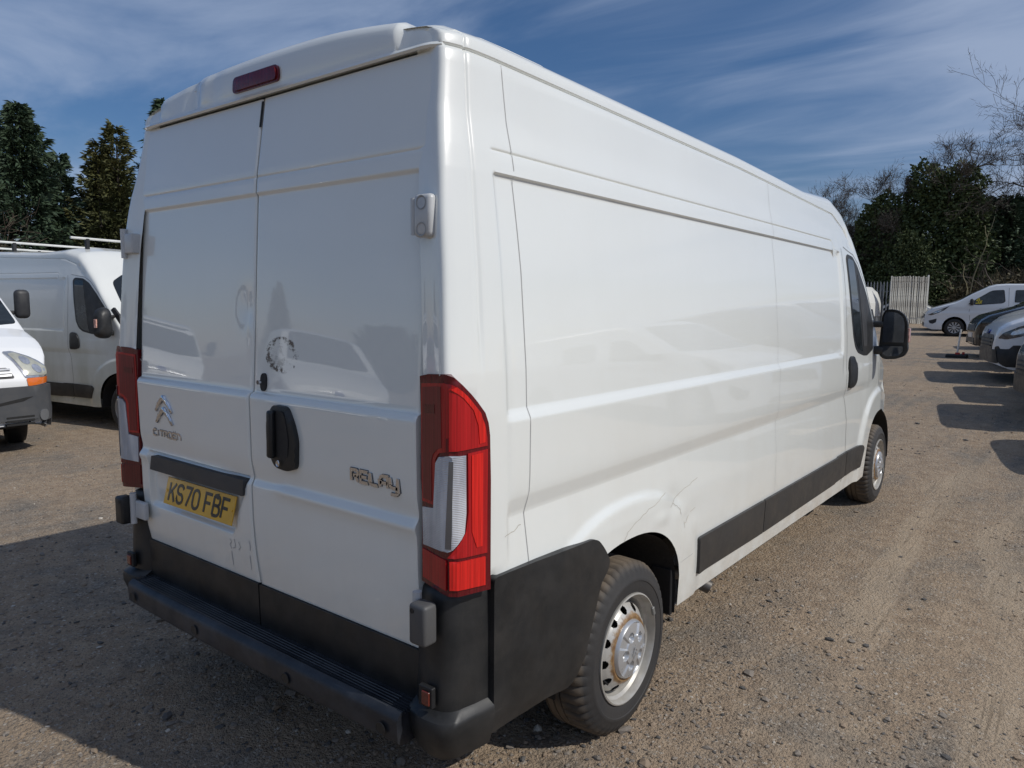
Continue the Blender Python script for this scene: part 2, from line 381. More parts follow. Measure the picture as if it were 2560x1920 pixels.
GL = {  # glyphs in a 0..1 wide, 0..1.58 high cell
 'K': [[(0, 0), (0, 1.58)], [(1, 1.58), (.12, .68)], [(.38, .93), (1, 0)]],
 'S': [[(1, 1.28)]+arc(.5, 1.2, .5, .38, 15, 180, 7)+arc(.5, 1.12, .5, .34, 185, 255, 4)+arc(.5, .42, .5, .40, 70, -180, 12)+[(0, .3)]],
 '7': [[(0, 1.58), (1, 1.58), (.38, 0)]],
 '0': [arc(.5, 1.13, .5, .45, 0, 180, 8)+arc(.5, .45, .5, .45, 180, 360, 8)+[(1, 1.13)]],
 'F': [[(0, 0), (0, 1.58), (1, 1.58)], [(0, .82), (.85, .82)]],
 'B': [[(0, 0), (0, 1.58)], [(0, 1.58), (.6, 1.58)]+arc(.6, 1.2, .34, .38, 90, -90, 6)+[(0, .82)], [(.55, .82)]+arc(.6, .41, .4, .41, 90, -90, 6)+[(0, 0)]],
 'C': [[(1, 1.58), (.35, 1.58)]+arc(.35, 1.2, .35, .38, 90, 180, 4)+arc(.35, .38, .35, .38, 180, 270, 4)+[(1, 0)]],
 'I': [[(.5, 0), (.5, 1.58)]], 'T': [[(.5, 0), (.5, 1.58)], [(0, 1.58), (1, 1.58)]],
 'R': [[(0, 0), (0, 1.58), (.7, 1.58)]+arc(.7, 1.2, .3, .36, 90, -90, 5)+[(.3, .78)], [(.55, .78), (1, 0)]],
 'O': [rounded([(0, 0), (1, 0), (1, 1.58), (0, 1.58)], .3, 3)+[(.3, 0)]],
 'E': [[(1, 0), (0, 0), (0, 1.58), (1, 1.58)], [(0, .8), (.85, .8)]],
 'Ë': [[(1, 0), (0, 0), (0, 1.58), (1, 1.58)], [(0, .8), (.85, .8)], [(.22, 2.0), (.34, 2.0)], [(.7, 2.0), (.82, 2.0)]],
 'n': [[(0, 0), (0, 1.58), (.65, 1.58)]+arc(.65, 1.2, .35, .38, 90, 0, 3)+[(1, 0)]],
 'L': [[(0, 1.58), (0, .3)]+arc(.3, .3, .3, .3, 180, 270, 3)+[(1, 0)]],
 'A': [[(0, 0), (0, 1.0)]+arc(.5, 1.0, .5, .58, 180, 90, 4)+[(1, 1.58), (1, 0)], [(0, .62), (1, .62)]],
 'y': [[(0, 1.58), (0, .6)]+arc(.35, .6, .35, .4, 180, 270, 3)+[(1, .2)], [(1, 1.58), (1, -.35)]+arc(.6, -.35, .4, .35, 0, -90, 3)+[(.1, -.7)]],
 '1': [[(.5, 0), (.5, 1.58), (.25, 1.35)]], '6': [arc(.5, .45, .5, .45, 0, 360, 12), [(0, .45), (0, 1.1)]+arc(.5, 1.1, .5, .48, 180, 60, 6)],
 'D': [[(0, 0), (0, 1.58), (.5, 1.58)]+arc(.5, 1.1, .5, .48, 90, 0, 4)+arc(.5, .48, .5, .48, 0, -90, 4)+[(0, 0)]],
 'U': [[(0, 1.58), (0, .4)]+arc(.5, .4, .5, .4, 180, 360, 8)+[(1, 1.58)]], 'X': [[(0, 0), (1, 1.58)], [(1, 0), (0, 1.58)]],
}
def lettering(text, cw, pitch, ch, pen, thick, space=None):
    """strokes for a word: cw cell width, ch height (for 1.58 units)"""
    L = []; x = 0
    for c in text:
        if c == ' ': x += space or pitch*.7; continue
        xo = x-(.30*cw if c == 'I' else 0)
        for ln in GL[c]: L.append([(xo+p[0]*cw, p[1]*ch/1.58) for p in ln])
        x += pitch*(.55 if c == 'I' else 1)
    return strokes(L, pen, thick)
def polar_disc(nr, nt_, rs, fn, drop=None):
    """grid in (r, theta) with height fn(r, th) along +x; faces whose centre satisfies drop() are left out"""
    V = []; F = []
    for i in range(nr):
        for k in range(nt_):
            t = 2*pi*k/nt_; r = rs[i]; V.append((fn(r, t), r*cos(t), r*sin(t)))
    for i in range(nr-1):
        for k in range(nt_):
            if drop:
                r = (rs[i]+rs[i+1])/2; t = 2*pi*(k+.5)/nt_
                if drop(r, t): continue
            F.append((i*nt_+k, i*nt_+(k+1) % nt_, (i+1)*nt_+(k+1) % nt_, (i+1)*nt_+k))
    return V, F

# ------------------------------------------------------------ wheels
def steel_wheel(parent, x, y, z=.345, R=.35, mirror=False, spin=0., simple=False, cap=True, sc=1.):
    """a wheel with its centre plane inside the given outer face position x (axle along x)"""
    s = -1 if mirror else 1
    nl = 28 if simple else 200
    W = .215
    prof = [(-W, R-.115), (-W-.006, R-.06), (-W+.012, R-.018), (-W+.035, R-.003)]
    for g in (.07, .105, .14): prof += [(-g-.006 if False else -W+g-.036, R-.001), (-W+g-.035, R-.009), (-W+g-.028, R-.009), (-W+g-.027, R-.001)]
    prof += [(-.034, R-.004), (-.016, R-.018), (-.002, R-.045), (.004, R-.066), (.0055, R-.068), (.0055, R-.078), (.003, R-.080), (.001, R-.100), (.0, R-.112), (-.006, R-.13), (-.02, R-.137)]
    V, F = lathe(prof, nl); m = len(prof)
    if not simple:   # sipes and shoulder blocks: notch every few degrees on the outer shoulder
        V = np.array(V).reshape(nl, m, 3)
        for k in range(nl):
            if k % 4 == 0:
                for i, dp in ((m-12, .006), (m-11, .010), (m-10, .008)):
                    c = V[k, i]; r = sqrt(c[1]**2+c[2]**2); V[k, i, 1:] *= (r-dp)/r
                    V[k, i, 0] -= .004
        V = [tuple(v) for v in V.reshape(-1, 3)]
    tyre = mobj('wheel', [(s*v[0], v[1]*sc, v[2]*sc) for v in V], F, tyrem, parent, 40, loc=(x*s, y, z)); tyre.rotation_euler = (spin, 0, 0); fix_normals(tyre)
    # rim barrel
    Rr = R-.133
    prof = [(-.012, Rr+.006), (.002, Rr+.004), (.004, Rr), (-.004, Rr-.003), (-.026, Rr-.007), (-.036, Rr-.018), (-.075, Rr-.026), (-.085, Rr-.03), (-.115, Rr-.036)]
    V, F = lathe(prof, 56 if not simple else 28)
    rm = mobj('rim', [(s*v[0], v[1]*sc, v[2]*sc) for v in V], F, rimm, tyre, 35); fix_normals(rm)
    if not simple: sol(rm, .003)
    # disc: rises from the barrel to the hub, with hand holes
    rs = [Rr-.030, Rr-.034, Rr-.040, Rr-.048, .160, .150, .142, .134, .128, .120, .02]
    def hz(r, t):
        return np.interp(r, [.02, .118, .128, .137, .155, .174, Rr-.034, Rr-.03], [.0, .0, .002, -.004, -.016, -.034, -.056, -.070])
    rr = np.interp(np.linspace(0, 1, 64 if not simple else 8), np.linspace(0, 1, len(rs)), rs)
    def drop(r, t):
        for k in range(12):
            a = 2*pi*(k+.5)/12
            if (r*cos(t)-.161*cos(a))**2+(r*sin(t)-.161*sin(a))**2 < .0165**2: return True
        return False
    V, F = polar_disc(len(rr), 240 if not simple else 72, rr, hz, drop)
    ds = mobj('disc', [(s*v[0], v[1]*sc, v[2]*sc) for v in V], F, rimm, tyre, 35); fix_normals(ds)
    bk = MB(); V, F = lathe([(-.14, .0001), (-.14, Rr-.02)], 32); bk.add([(s*v[0], v[1], v[2]) for v in V], F); bk.build('brake_drum', under, tyre)
    if cap:
        rs = np.linspace(.121, .001, 34 if not simple else 8)
        def hc(r, t):
            h = .030*(1-(r/.18)**2)
            if r > .112: h -= (r-.112)*2.2
            for k in range(5):
                a = pi/2+2*pi*k/5
                d = sqrt((r*cos(t)-.062*cos(a))**2+(r*sin(t)-.062*sin(a))**2)
                if d < .0195: h -= .016*min(1, (.0195-d)/.006)
                a2 = a+pi/5; dt = abs((t-a2+pi) % (2*pi)-pi)
                if .056 < r < .108 and dt < .26: h -= .006*min(1, (.26-dt)/.06)*min(1, (r-.052)/.01)
            return h-.004
        V, F = polar_disc(len(rs), 150 if not simple else 30, rs, hc)
        hb = mobj('hub_cap', [(s*v[0], v[1]*sc, v[2]*sc) for v in V], F, silver, tyre, 30); fix_normals(hb)
        if not simple:
            for k in range(5):
                a = pi/2+2*pi*k/5; V, F = lathe([(.006, .0001), (.006, .006), (-.002, .0075)], 6); MB().add([(s*(v[0]+.004), v[1]+.062*cos(a), v[2]+.062*sin(a)) for v in V], F).build('wheel_bolt', plain('rusty_bolt', (.16, .13, .11), .5, .6), tyre)
            ch = strokes([[(-.02, -.026), (0, -.008), (.02, -.026)], [(-.02, -.006), (0, .014), (.02, -.006)]], .006, .002)
            ch.build('cap_emblem', silver, hb, loc=(s*.031, 0, 0)).rotation_euler = (0, 0, pi/2*s)
            wt = MB().box((s*.004, Rr-.002, .02), (.012, .018, .04), bev=.004); wt.build('balance_weight', plain('lead_weight', (.2, .2, .19), .5, .3), rm)
            MB().tube([(s*-.03, -(.165), -.03), (s*-.005, -(.175), -.032)], .004, 8).build('valve', rubber, rm)
    return tyre
def sol(o, t):
    m = o.modifiers.new('thickness', 'SOLIDIFY'); m.thickness = t; m.offset = 0; return o

# ------------------------------------------------------------ the panel van
def sstep(x, a, b):
    t = np.clip((x-a)/(b-a), 0, 1); return t*t*(3-2*t)
BZ = [.30, .45, .60, .85, 1.14, 1.385, 1.51, 1.82, 2.11, 2.175, 2.28, 2.48, 2.6]
BX = [.985, .995, 1.0, 1.0, .999, .995, .990, .967, .937, .927, .906, .884, .85]
TZ = [.30, .45, .60, .85, 1.030, 1.038, 1.094, 1.102, 1.14, 1.346, 1.352, 1.384, 1.39, 1.51, 1.82, 2.104, 2.112, 2.118, 2.175, 2.28, 2.48, 2.6]
TX = [.985, .995, 1.0, 1.0, .9855, .985, .9990, 1.0005, 1.003, 1.0015, 1.000, .9855, .985, .980, .956, .9235, .9255, .936, .9275, .906, .884, .85]
def van_W(y, z):
    b = np.interp(z, BZ, BX); t = np.interp(z, TZ, TX)
    m = sstep(y, .255, .285)*(1-sstep(y, 4.27, 4.30)); ml = sstep(y, .255, .285)*(1-sstep(y, 4.9, 5.4))
    mm = np.where(z < 1.25, ml, m)
    w = b+(t-b)*mm
    w = w-np.interp(y, [0, .04, .1, .2, .3], [.030, .018, .008, .002, 0])
    w = w-np.interp(y, [3, 4.4, 5.3], [0, .008, .03])*np.clip(z-1.2, 0, 1)-np.interp(y, [5.1, 5.6, 6.0, 6.3, 6.45, 6.52], [0, .015, .06, .15, .26, .40])
    # thin grooves
    w = w-.005*np.exp(-((z-2.185)/.0035)**2)*sstep(y, .26, .28)
    w = w-.010*np.exp(-((z-(van_S(y)-.004))/.004)**2)*(y < 4.6)
    # the pillar rib near the rear corner
    w = w-.006*sstep(z, 1.45, 1.7)*np.exp(-((y-np.interp(z, [1.5, 2.2, 2.5], [.15, .152, .165]))/.010)**2)
    # wheel arch flares
    for yc, zc, a, bb, h in ((1.04, .42, .49, .36, .013), (5.60, .37, .52, .44, .022)):
        e = (np.abs((y-yc)/a)**2.2+np.abs((z-zc)/bb)**2.2)**(1/2.2); w = w+h*(1-sstep(e, 1.36, 1.50))*(z < 1.1)
    # shallow dents over the rear arch
    w = w-.010*np.exp(-((y-1.46)/.10)**2-((z-.84)/.05)**2)+.006*np.exp(-((y-1.33)/.07)**2-((z-.80)/.03)**2)-.006*np.exp(-((y-1.62)/.10)**2-((z-.74)/.035)**2)
    return w
def van_S(y): return np.interp(y, [0, .34, 2.4, 4.23, 4.52, 4.73, 4.97, 5.16, 5.57, 6.0, 6.3, 6.45, 6.52], [2.472, 2.474, 2.445, 2.385, 2.30, 2.15, 1.95, 1.74, 1.30, 1.14, 1.02, .88, .62])
def van_C(y): return np.interp(y, [0, .1, .34, 3.6, 4.3, 4.6, 5.0, 5.57, 5.75, 6.0, 6.3, 6.45, 6.52], [.072, .078, .092, .10, .17, .20, .17, .12, .09, .09, .08, .07, .05])
def van_zmin(y):
    z = np.interp(y, [0, .1, .5, 1.53, 4.85, 5.1, 6.1, 6.52], [.40, .40, .40, .335, .29, .30, .30, .34])
    for yc, zc, a, b in ((1.04, .42, .49, .36), (5.60, .37, .52, .44)):
        u = abs(y-yc)/a
        if u < 1: z = max(z, zc+b*(1-u**2.3)**(1/2.3))
    return z
DZ = [.3, .66, .9, 1.37, 2.1, 2.165, 2.44, 2.55]; DY = [.03, .022, .006, .0, .044, .049, .088, .098]
def van_D(z): return np.interp(z, DZ, DY)
def van_body(root, mat, rear_lean=True):
    ys = set(np.round(np.arange(.06, 4.2, .05), 4))|set(np.round(np.arange(4.2, 6.52, .04), 4))|{6.52, .25, .262, .27, .278, .29, 4.27, 4.28, 4.29, 4.30, .13, .14, .145, .15, .155, .16, .165, .17, .18, .03, .045, .02, .012, .006}
    for yc, a in ((1.04, .49), (5.60, .52)):
        for k in range(25): ys.add(round(yc+a*cos(pi*k/24), 4))
        ys |= {round(yc-a-.002, 4), round(yc+a+.002, 4)}
    ys = sorted(ys)
    cols = [(.036, -.125), (.030, -.085), (.008, -.022), (.0085, -.010), (.012, -.003)]  # round the rear corner
    cols = [(y, d) for y, d in cols]+[(y, 0.) for y in ys if y > .014]
    zr = sorted(set(np.round(np.arange(0, 1.0001, .04), 4)))   # lower rows as fractions up to z=1.0
    zu = sorted(set(np.round(np.concatenate([np.arange(1.02, 2.46, .035), np.array([1.03, 1.034, 1.038, 1.09, 1.094, 1.098, 1.102, 1.34, 1.346, 1.352, 1.368, 1.384, 1.388, 1.392, 2.09, 2.1, 2.104, 2.109, 2.112, 2.118, 2.125, 1.510, 1.514, 2.175, 2.18, 2.1825, 2.185, 2.1875, 2.19, 2.195])]), 4)))
    nb = len(zu); Z0 = 1.0
    grid = []
    for (y, dx) in cols:
        zm = van_zmin(max(y, .01)); S = float(van_S(y)); col = []
        for f in zr: col.append(zm+(Z0-zm)*f)
        low = 1.12 if y < 5.5 else 1.0
        for z in zu:
            if y > 4.15 and z > low: z = low+(z-low)*(S-low)/(2.455-low)
            elif z > S-.012: z = S-.012
            elif y > 5.8: z = Z0+(z-Z0)*max(0, (S-Z0))/(2.455-Z0)
            col.append(min(z, S-.012))
        col += [S-.008, S-.004, S, S+.002]
        if y > 5.95: 
            col = [zm+(S-zm)*i/(len(col)-1) for i in range(len(col))]
        row = []
        for z in col:
            yy = y+(float(van_D(z))*max(0, 1-y/.25) if y < .25 else 0)
            pk = -.030 if (y < np.interp(z, [1.28, 1.36, 1.42, 1.47, 1.49], [.155, .11, .06, .03, .01]) and .875 < z < 1.49) or (y < .20 and z <= .875) else 0.
            row.append((float(van_W(np.float64(y), np.float64(z)))+dx+pk, yy-(pk if y < .1 else 0), z))
        # roof / bonnet arc
        xs = row[-1][0]; h = float(van_C(y)); Zs = row[-1][2]; n = 4.2
        for k in range(1, 17):
            ph = pi/2*k/16; x = xs*abs(cos(ph))**(2/n); z = Zs+h*abs(sin(ph))**(2/n)
            z += .012*(1-(x/xs)**2) if k > 3 else 0
            row.append((x if k < 16 else 0., y+(float(van_D(z))*max(0, 1-y/.25) if y < .25 else 0), z))
        grid.append(row)
    G = np.array(grid); nc, nr = G.shape[:2]
    full = np.concatenate([G, (G[:, ::-1]*np.array([-1, 1, 1]))[:, 1:]], axis=1); nr2 = full.shape[1]
    V = full.reshape(-1, 3).tolist(); F = []
    kroof = nr-17
    for i in range(nc-1):
        for j in range(nr2-1):
            jj = min(j, nr2-2-j)
            if i < 4 and jj > kroof+3: continue
            F.append((i*nr2+j, (i+1)*nr2+j, (i+1)*nr2+j+1, i*nr2+j+1))
    F.append(tuple((nc-1)*nr2+j for j in range(nr2)))
    me_o = mobj('body', V, F, mat, root, 42); fix_normals(me_o)
    return me_o
def door_fn(x, z, side):
    y = van_D(z)
    y = y+.009*sstep(z, 1.384, 1.390)*(1-sstep(z, 2.098, 2.110))          # recessed middle panel
    y = y-.011*(1-sstep(z, 1.368, 1.396))*sstep(z, 1.06, 1.15)             # belt
    y = y-.013*(1-sstep(z, 1.035, 1.072))*sstep(z, .60, .80) -.004*(1-sstep(z, .6, .8))
    y = y+.004*np.exp(-((z-2.165)/.004)**2)
    y = y-.012*np.exp(-((z-1.052)/.022)**2)*sstep(abs(x), .10, .22)                   # soft lower roll
    if side < 0:   # plate recess and a ding near the shut line
        px, pz = x, z
        inl = sstep(px, -.80, -.785)*(1-sstep(px, np.interp(z, [.83, 1.06], [-.145, -.03])-.012, np.interp(z, [.83, 1.06], [-.145, -.03])+.012))*sstep(pz, .818, .845)*(1-sstep(pz, 1.062, 1.072))
        y = y+.020*inl
        y = y+.006*np.exp(-((x+.05)/.05)**2-((z-1.70)/.06)**2)-.004*np.exp(-((x+.03)/.012)**2-((z-1.62)/.04)**2)
    else:
        y = y+.004*np.exp(-((x-.70)/.012)**2-((z-1.36)/.022)**2)
    y = y+.0022*np.sin(x*5.3+z*2.1)*np.sin(z*3.7+1)                       # sheet metal is never flat
    e = min(abs(x-(.8655 if side > 0 else -.8655)), abs(x-.004*side)); y = y+.004*max(0, 1-e/.006)
    return y
def strokes_on(parent, name, mb, mat, loc, rx=0, rz=0):
    o = mb.build(name, mat, parent); o.location = loc; o.rotation_euler = (rx, 0, rz); return o

def mirror_arm(root, s):
    """big two-pane towing-type door mirror; s=+1 right side"""
    m = MB()
    m.prism([(5.02, 1.33), (5.05, 1.62), (5.19, 1.70), (5.30, 1.60), (5.33, 1.42), (5.22, 1.33)], .955*s, .985*s, 'x')
    m.box((1.02*s, 5.19, 1.575), (.13, .07, .05), bev=.015); m.box((1.02*s, 5.19, 1.36), (.14, .08, .07), bev=.02)
    arm = m.build('mirror_arm', blackp, root, 40)
    head = [(1.068, 1.645), (1.085, 1.69), (1.135, 1.697), (1.19, 1.685), (1.235, 1.648), (1.256, 1.585), (1.262, 1.42), (1.268, 1.37), (1.245, 1.325), (1.18, 1.297), (1.10, 1.292), (1.062, 1.32), (1.056, 1.40)]
    hp = rounded(head, .02, 3)
    cx = sum(p[0] for p in hp)/len(hp); cz = sum(p[1] for p in hp)/len(hp)
    V = []; F = []; n = len(hp)
    for dy, sc in ((.015, 1.), (-.0, 1.02), (.03, 1.03), (.075, .98), (.115, .85), (.135, .60), (.14, .2)):
        V += [((cx+(p[0]-cx)*sc)*s, 5.165+dy, cz+(p[1]-cz)*sc) for p in hp]
    for a in range(6): F += [(a*n+i, a*n+(i+1) % n, (a+1)*n+(i+1) % n, (a+1)*n+i) for i in range(n)]
    F += [tuple(range(n-1, -1, -1)), tuple(6*n+i for i in range(n))]
    hd = mobj('mirror_head', V, F, blackp, root, 50); fix_normals(hd)
    fn = lambda u, v: (Vector((u*s, 5.170, v)), Vector((0, -1, 0)))
    up = [(1.078, 1.43), (1.080, 1.64), (1.095, 1.675), (1.14, 1.68), (1.185, 1.668), (1.222, 1.635), (1.238, 1.58), (1.240, 1.43)]
    lo = [(1.078, 1.40), (1.238, 1.40), (1.236, 1.36), (1.205, 1.322), (1.12, 1.312), (1.085, 1.33)]
    patch('mirror_glass', rounded(up, .012, 3), fn, mirrorglass, hd, .012, .0, .04); patch('mirror_glass', rounded(lo, .012, 3), fn, mirrorglass, hd, .010, .0, .04)
    MB().box((1.262*s, 5.215, 1.49), (.022, .05, .115), bev=.006).build('indicator', plain('orange_clear_indicator', (.75, .42, .34), .15, 0, 1, var=.5, scale=40), hd)
    return hd

def shift_side(o):
    """final widening of the body sides (the sections above were measured 3.5 cm too narrow)"""
    n = len(o.data.vertices); a = np.empty(n*3); o.data.vertices.foreach_get('co', a); a = a.reshape(-1, 3)
    s = np.abs(a[:, 0]); wz = sstep(s, .3, .8); up = sstep(a[:, 2], 1.9, 2.45)
    nx = np.where(s >= .8, .975*s+.06-.012*up, s*(.84/.8)); z = a[:, 2]+wz*(.975*a[:, 2]+.0429-a[:, 2])
    y = .975*a[:, 1]-.0378+.030*up*(1-sstep(a[:, 1], .05, .3))
    a[:, 0] = np.sign(a[:, 0])*nx; a[:, 1] = y; a[:, 2] = z+up*wz*.010; o.data.vertices.foreach_set('co', a.ravel()); o.data.update()
def wob(ln):
    out = []
    for a, b in zip(ln[:-1], ln[1:]):
        for k in range(4): t = k/4; out.append((a[0]+(b[0]-a[0])*t+random.uniform(-.004, .004), a[1]+(b[1]-a[1])*t+random.uniform(-.004, .004)))
    return out+[ln[-1]]
def relay_van(name, label, mat, loc=(0, 0, 0), rz=0, detail=True, group=None, lamps=True):
    root = empty(name, loc, rz, label=label, category='van')
    if group: root['group'] = group
    body = van_body(root, mat)
    bvh = BVHTree.FromPolygons([v.co for v in body.data.vertices], [tuple(p.vertices) for p in body.data.polygons])
    R = caster(bvh, 'x', 1); L = caster(bvh, 'x', -1); Fr = caster(bvh, 'y', 1); Up = caster(bvh, 'z')
    sides = [(R, 1)]+([(L, -1)])
    for fn, s in sides:
        # door window: black frame, two panes and the filler by the mirror
        wo = [(4.468, 2.085), (4.517, 2.115), (4.69, 2.103), (4.83, 2.04), (5.02, 1.88), (5.20, 1.70), (5.30, 1.58), (5.26, 1.36), (5.04, 1.322), (4.919, 1.327), (4.726, 1.358), (4.639, 1.405), (4.575, 1.50), (4.505, 1.834)]
        fr = patch('window_frame', rounded(wo, .03), fn, blackp, root, .003, -.02, .06)
        gp = [(4.505, 2.065), (4.54, 2.085), (4.70, 2.07), (4.86, 1.40), (4.885, 1.36), (4.74, 1.385), (4.66, 1.43), (4.605, 1.51), (4.535, 1.84)]
        patch('window_pane', rounded(gp, .02), fn, glass, root, .005, 0, .08)
        patch('quarter_panel', rounded([(4.80, 1.98), (5.0, 1.84), (5.16, 1.68), (5.05, 1.62), (5.02, 1.40), (4.91, 1.40)], .02), fn, blackd, root, .005, 0, .08)
        # rub strips
        for poly in ([(1.727, .608), (1.727, .430), (2.641, .410), (2.641, .603)], [(2.650, .603), (2.650, .410), (4.19, .402), (4.21, .408), (4.467, .411), (4.467, .603), (4.247, .601), (4.225, .594)], [(4.478, .603), (4.478, .411), (4.877, .412), (4.958, .564), (4.915, .594)]):
            patch('rub_strip', rounded(poly, .012, 3), fn, stripm, root, .016, -.006, .09, bulge=.006)
        h = patch('door_handle', rounded([(4.44, 1.10), (4.443, 1.323), (4.50, 1.345), (4.59, 1.33), (4.655, 1.24), (4.659, 1.13), (4.58, 1.10)], .03), fn, blackp, root, .016, -.01, .04, bulge=.01)
        ribbon([(4.345, 2.15), (4.375, 1.97), (4.388, 1.62), (4.386, 1.13), (4.388, 1.06), (4.43, .97), (4.455, .85), (4.472, .60), (4.475, .41), (4.42, .375)], fn, .005, 'door_gap', gapm, root)
        ribbon([(4.42, 2.16), (4.55, 2.14), (4.72, 2.12), (4.86, 2.06), (5.05, 1.90), (5.22, 1.72), (5.36, 1.52)], fn, .005, 'door_gap', gapm, root)
        ribbon([(5.52, 1.24), (5.55, 1.10), (5.62, 1.0), (5.64, .92), (5.63, .87)], fn, .006, 'door_gap', gapm, root)
        if detail:
            ribbon([(.371, 2.46), (.371, 2.20), (.371, 2.114), (.377, 1.819), (.377, 1.506), (.375, 1.383), (.376, 1.352), (.373, 1.145), (.372, 1.11), (.364, 1.034), (.378, .862)], fn, .0030, 'panel_seam', plain('pale_seam', (.42, .42, .41), .6), root)
            ribbon([(2.84, 2.43), (2.83, 2.20), (2.835, 1.8), (2.84, 1.5), (2.838, 1.38), (2.842, 1.35), (2.842, 1.10), (2.838, 1.03), (2.842, .62)], fn, .0024, 'panel_seam', plain('pale_seam', (.42, .42, .41), .6), root)
            ribbon([(1.53, .545), (1.66, .552)], fn, .0024, 'panel_seam', plain('pale_seam', (.42, .42, .41), .6), root)
            scr = plain('dark_scratch', (.46, .43, .37), .7)
            for ln in ([(1.02, .815), (1.10, .84), (1.20, .865), (1.30, .885), (1.38, .90)], [(1.42, .83), (1.50, .86), (1.60, .885), (1.72, .905)], [(1.02, .81), (1.0, .79), (.99, .765), (.96, .78)], [(1.45, .84), (1.50, .81), (1.52, .775)], [(1.56, .72), (1.62, .745), (1.70, .765)], [(1.555, .735), (1.56, .70)], [(.25, .985), (.31, .99), (.345, 1.0)]):
                ribbon(wob(ln), fn, .0024, 'scratch', scr, body)
        # wheel arch liner
        for yc, zc, a, b in ((1.04, .42, .485, .355), (5.60, .37, .515, .435)):
            V = []; F = []; n = 22
            for xx in (.992, .55):
                for k in range(n+1):
                    ph = pi*k/n; V.append((xx*s, yc+a*cos(ph)*.998, max(.22, zc)+b*sin(ph)**.87*.998 if 0 < k < n else .30))
            F = [(k, k+1, n+2+k, n+1+k) for k in range(n)]; F.append(tuple(range(n+1, 2*n+2)))
            mobj('wheel_arch_liner', V, F, liner, root, 40)
        MB().box((.93*s, 1.515, .40), (.10, .025, .22), bev=.006).build('mud_flap', rubber, root)
        # headlamp
        patch('headlamp', rounded([(5.98, .98), (6.1, 1.06), (6.40, .93), (6.40, .80), (6.2, .84)], .03), fn, lampd, root, .006, -.01, .08)
    # windscreen, grille, front bumper
    patch('windscreen', rounded([(-.80, 5.50), (-.72, 5.02), (-.5, 4.93), (.5, 4.93), (.72, 5.02), (.80, 5.50), (.55, 5.66), (-.55, 5.66)], .05), Up, glass, root, .004, -.02, .14)
    patch('front_bumper', rounded([(-.58, .40), (.58, .40), (.62, .56), (.52, .66), (-.52, .66), (-.62, .56)], .04), Fr, blackp, root, .02, -.02, .2)
    patch('grille', rounded([(-.55, .72), (.55, .72), (.5, .86), (-.5, .86)], .03), Fr, blackd, root, .01, -.02, .2)
    for o in list(root.children): 
        shift_side(o)
        for q in o.children: shift_side(q)
    for s in (1, -1):
        steel_wheel(root, 1.046, .996, mirror=s < 0, spin=.35, simple=not detail)
        steel_wheel(root, 1.050, 5.44, mirror=s < 0, spin=-.5, simple=not detail)
        mirror_arm(root, s)
    MB().box((0, 3.2, .45), (1.5, 6.2, .12)).box((0, 3.2, .36), (.8, 5.4, .08)).build('underbody', under, root)
    MB().box((0, .99, .34), (1.5, .08, .08)).box((0, 5.44, .34), (1.4, .1, .1)).build('axle', under, root)
    MB().tube([(.62, 1.9, .33), (.80, 2.02, .30), (.93, 2.08, .235)], .036, 14, cap=False).build('exhaust_tip', plain('exhaust_steel', (.16, .15, .14), .5, .6), root, 60)
    # ---------------- rear end
    rear = lambda side: (lambda u, v: (Vector((u, door_fn(u, v, side), v)), Vector((0, -1, 0))))
    doors = {}
    for side in (-1, 1):
        xs = list(np.linspace(.004, .8655, 46 if detail else 8)); xs += [.008, .011, .86, .855]; xs = sorted(set(xs))
        if side < 0 and detail: xs = sorted(set(xs+[.03, .045, .055, .065, .775, .782, .79, .797, .804, .13, .145, .155, .165]+list(np.arange(.02, .18, .01))))
        zs = sorted(set(np.round(np.concatenate([np.arange(.657, 2.447, .028), [1.05, 1.06, 1.072, 1.082, 1.09, 1.035, 1.04, 1.045, 1.055, 1.062, 1.066, 1.069, 1.368, 1.375, 1.382, 1.386, 1.39, 1.396, 2.095, 2.1, 2.105, 2.11, 2.157, 2.161, 2.165, 2.169, 2.173, 2.447, .818, .826, .836, .845]]), 4))) if detail else list(np.linspace(.657, 2.44, 60))
        V = [(x*side, float(door_fn(x*side, z, side)), z) for z in zs for x in xs]; n = len(xs); m = len(zs)
        F = [(j*n+i, j*n+i+1, (j+1)*n+i+1, (j+1)*n+i) for j in range(m-1) for i in range(n-1)]
        # edge turned in
        bd = [j*n for j in range(m)]+[(m-1)*n+i for i in range(1, n)]+[j*n+n-1 for j in range(m-2, -1, -1)]+[i for i in range(n-2, 0, -1)]
        k0 = len(V); V += [(V[b][0], V[b][1]+.03, V[b][2]) for b in bd]
        F += [(bd[i], bd[(i+1) % len(bd)], k0+(i+1) % len(bd), k0+i) for i in range(len(bd))]
        d = mobj('rear_door', V, F, mat, root, 40); fix_normals(d); doors[side] = d
        fn = lambda u, v: (Vector((u, van_D(v), v)), Vector((0, -1, 0)))
        lo = sorted([.004*side, .8655*side])
        patch('door_cladding', rounded([(lo[0], .655), (lo[1], .655), (lo[1], .47), (lo[0], .47)], .006, 2), fn, blackp, d, .014, -.02, .2, bulge=.004)
    mobj('door_aperture', [(x, van_D(z)+.038, z) for z in (.42, 1.4, 2.1, 2.462) for x in (-.885, .885)], [(0, 1, 3, 2), (2, 3, 5, 4), (4, 5, 7, 6)], darkgap, root)
    bpy.context.view_layer.update()
    # roof end over the doors with the raised centre spoiler
    bv2 = BVHTree.FromPolygons([v.co for v in body.data.vertices], [tuple(p.vertices) for p in body.data.polygons])
    def rz_(x, y):
        h = bv2.ray_cast(Vector((x, y, 5)), Vector((0, 0, -1))); return h[0].z if h[0] is not None and h[0].z > 2.3 else 2.45
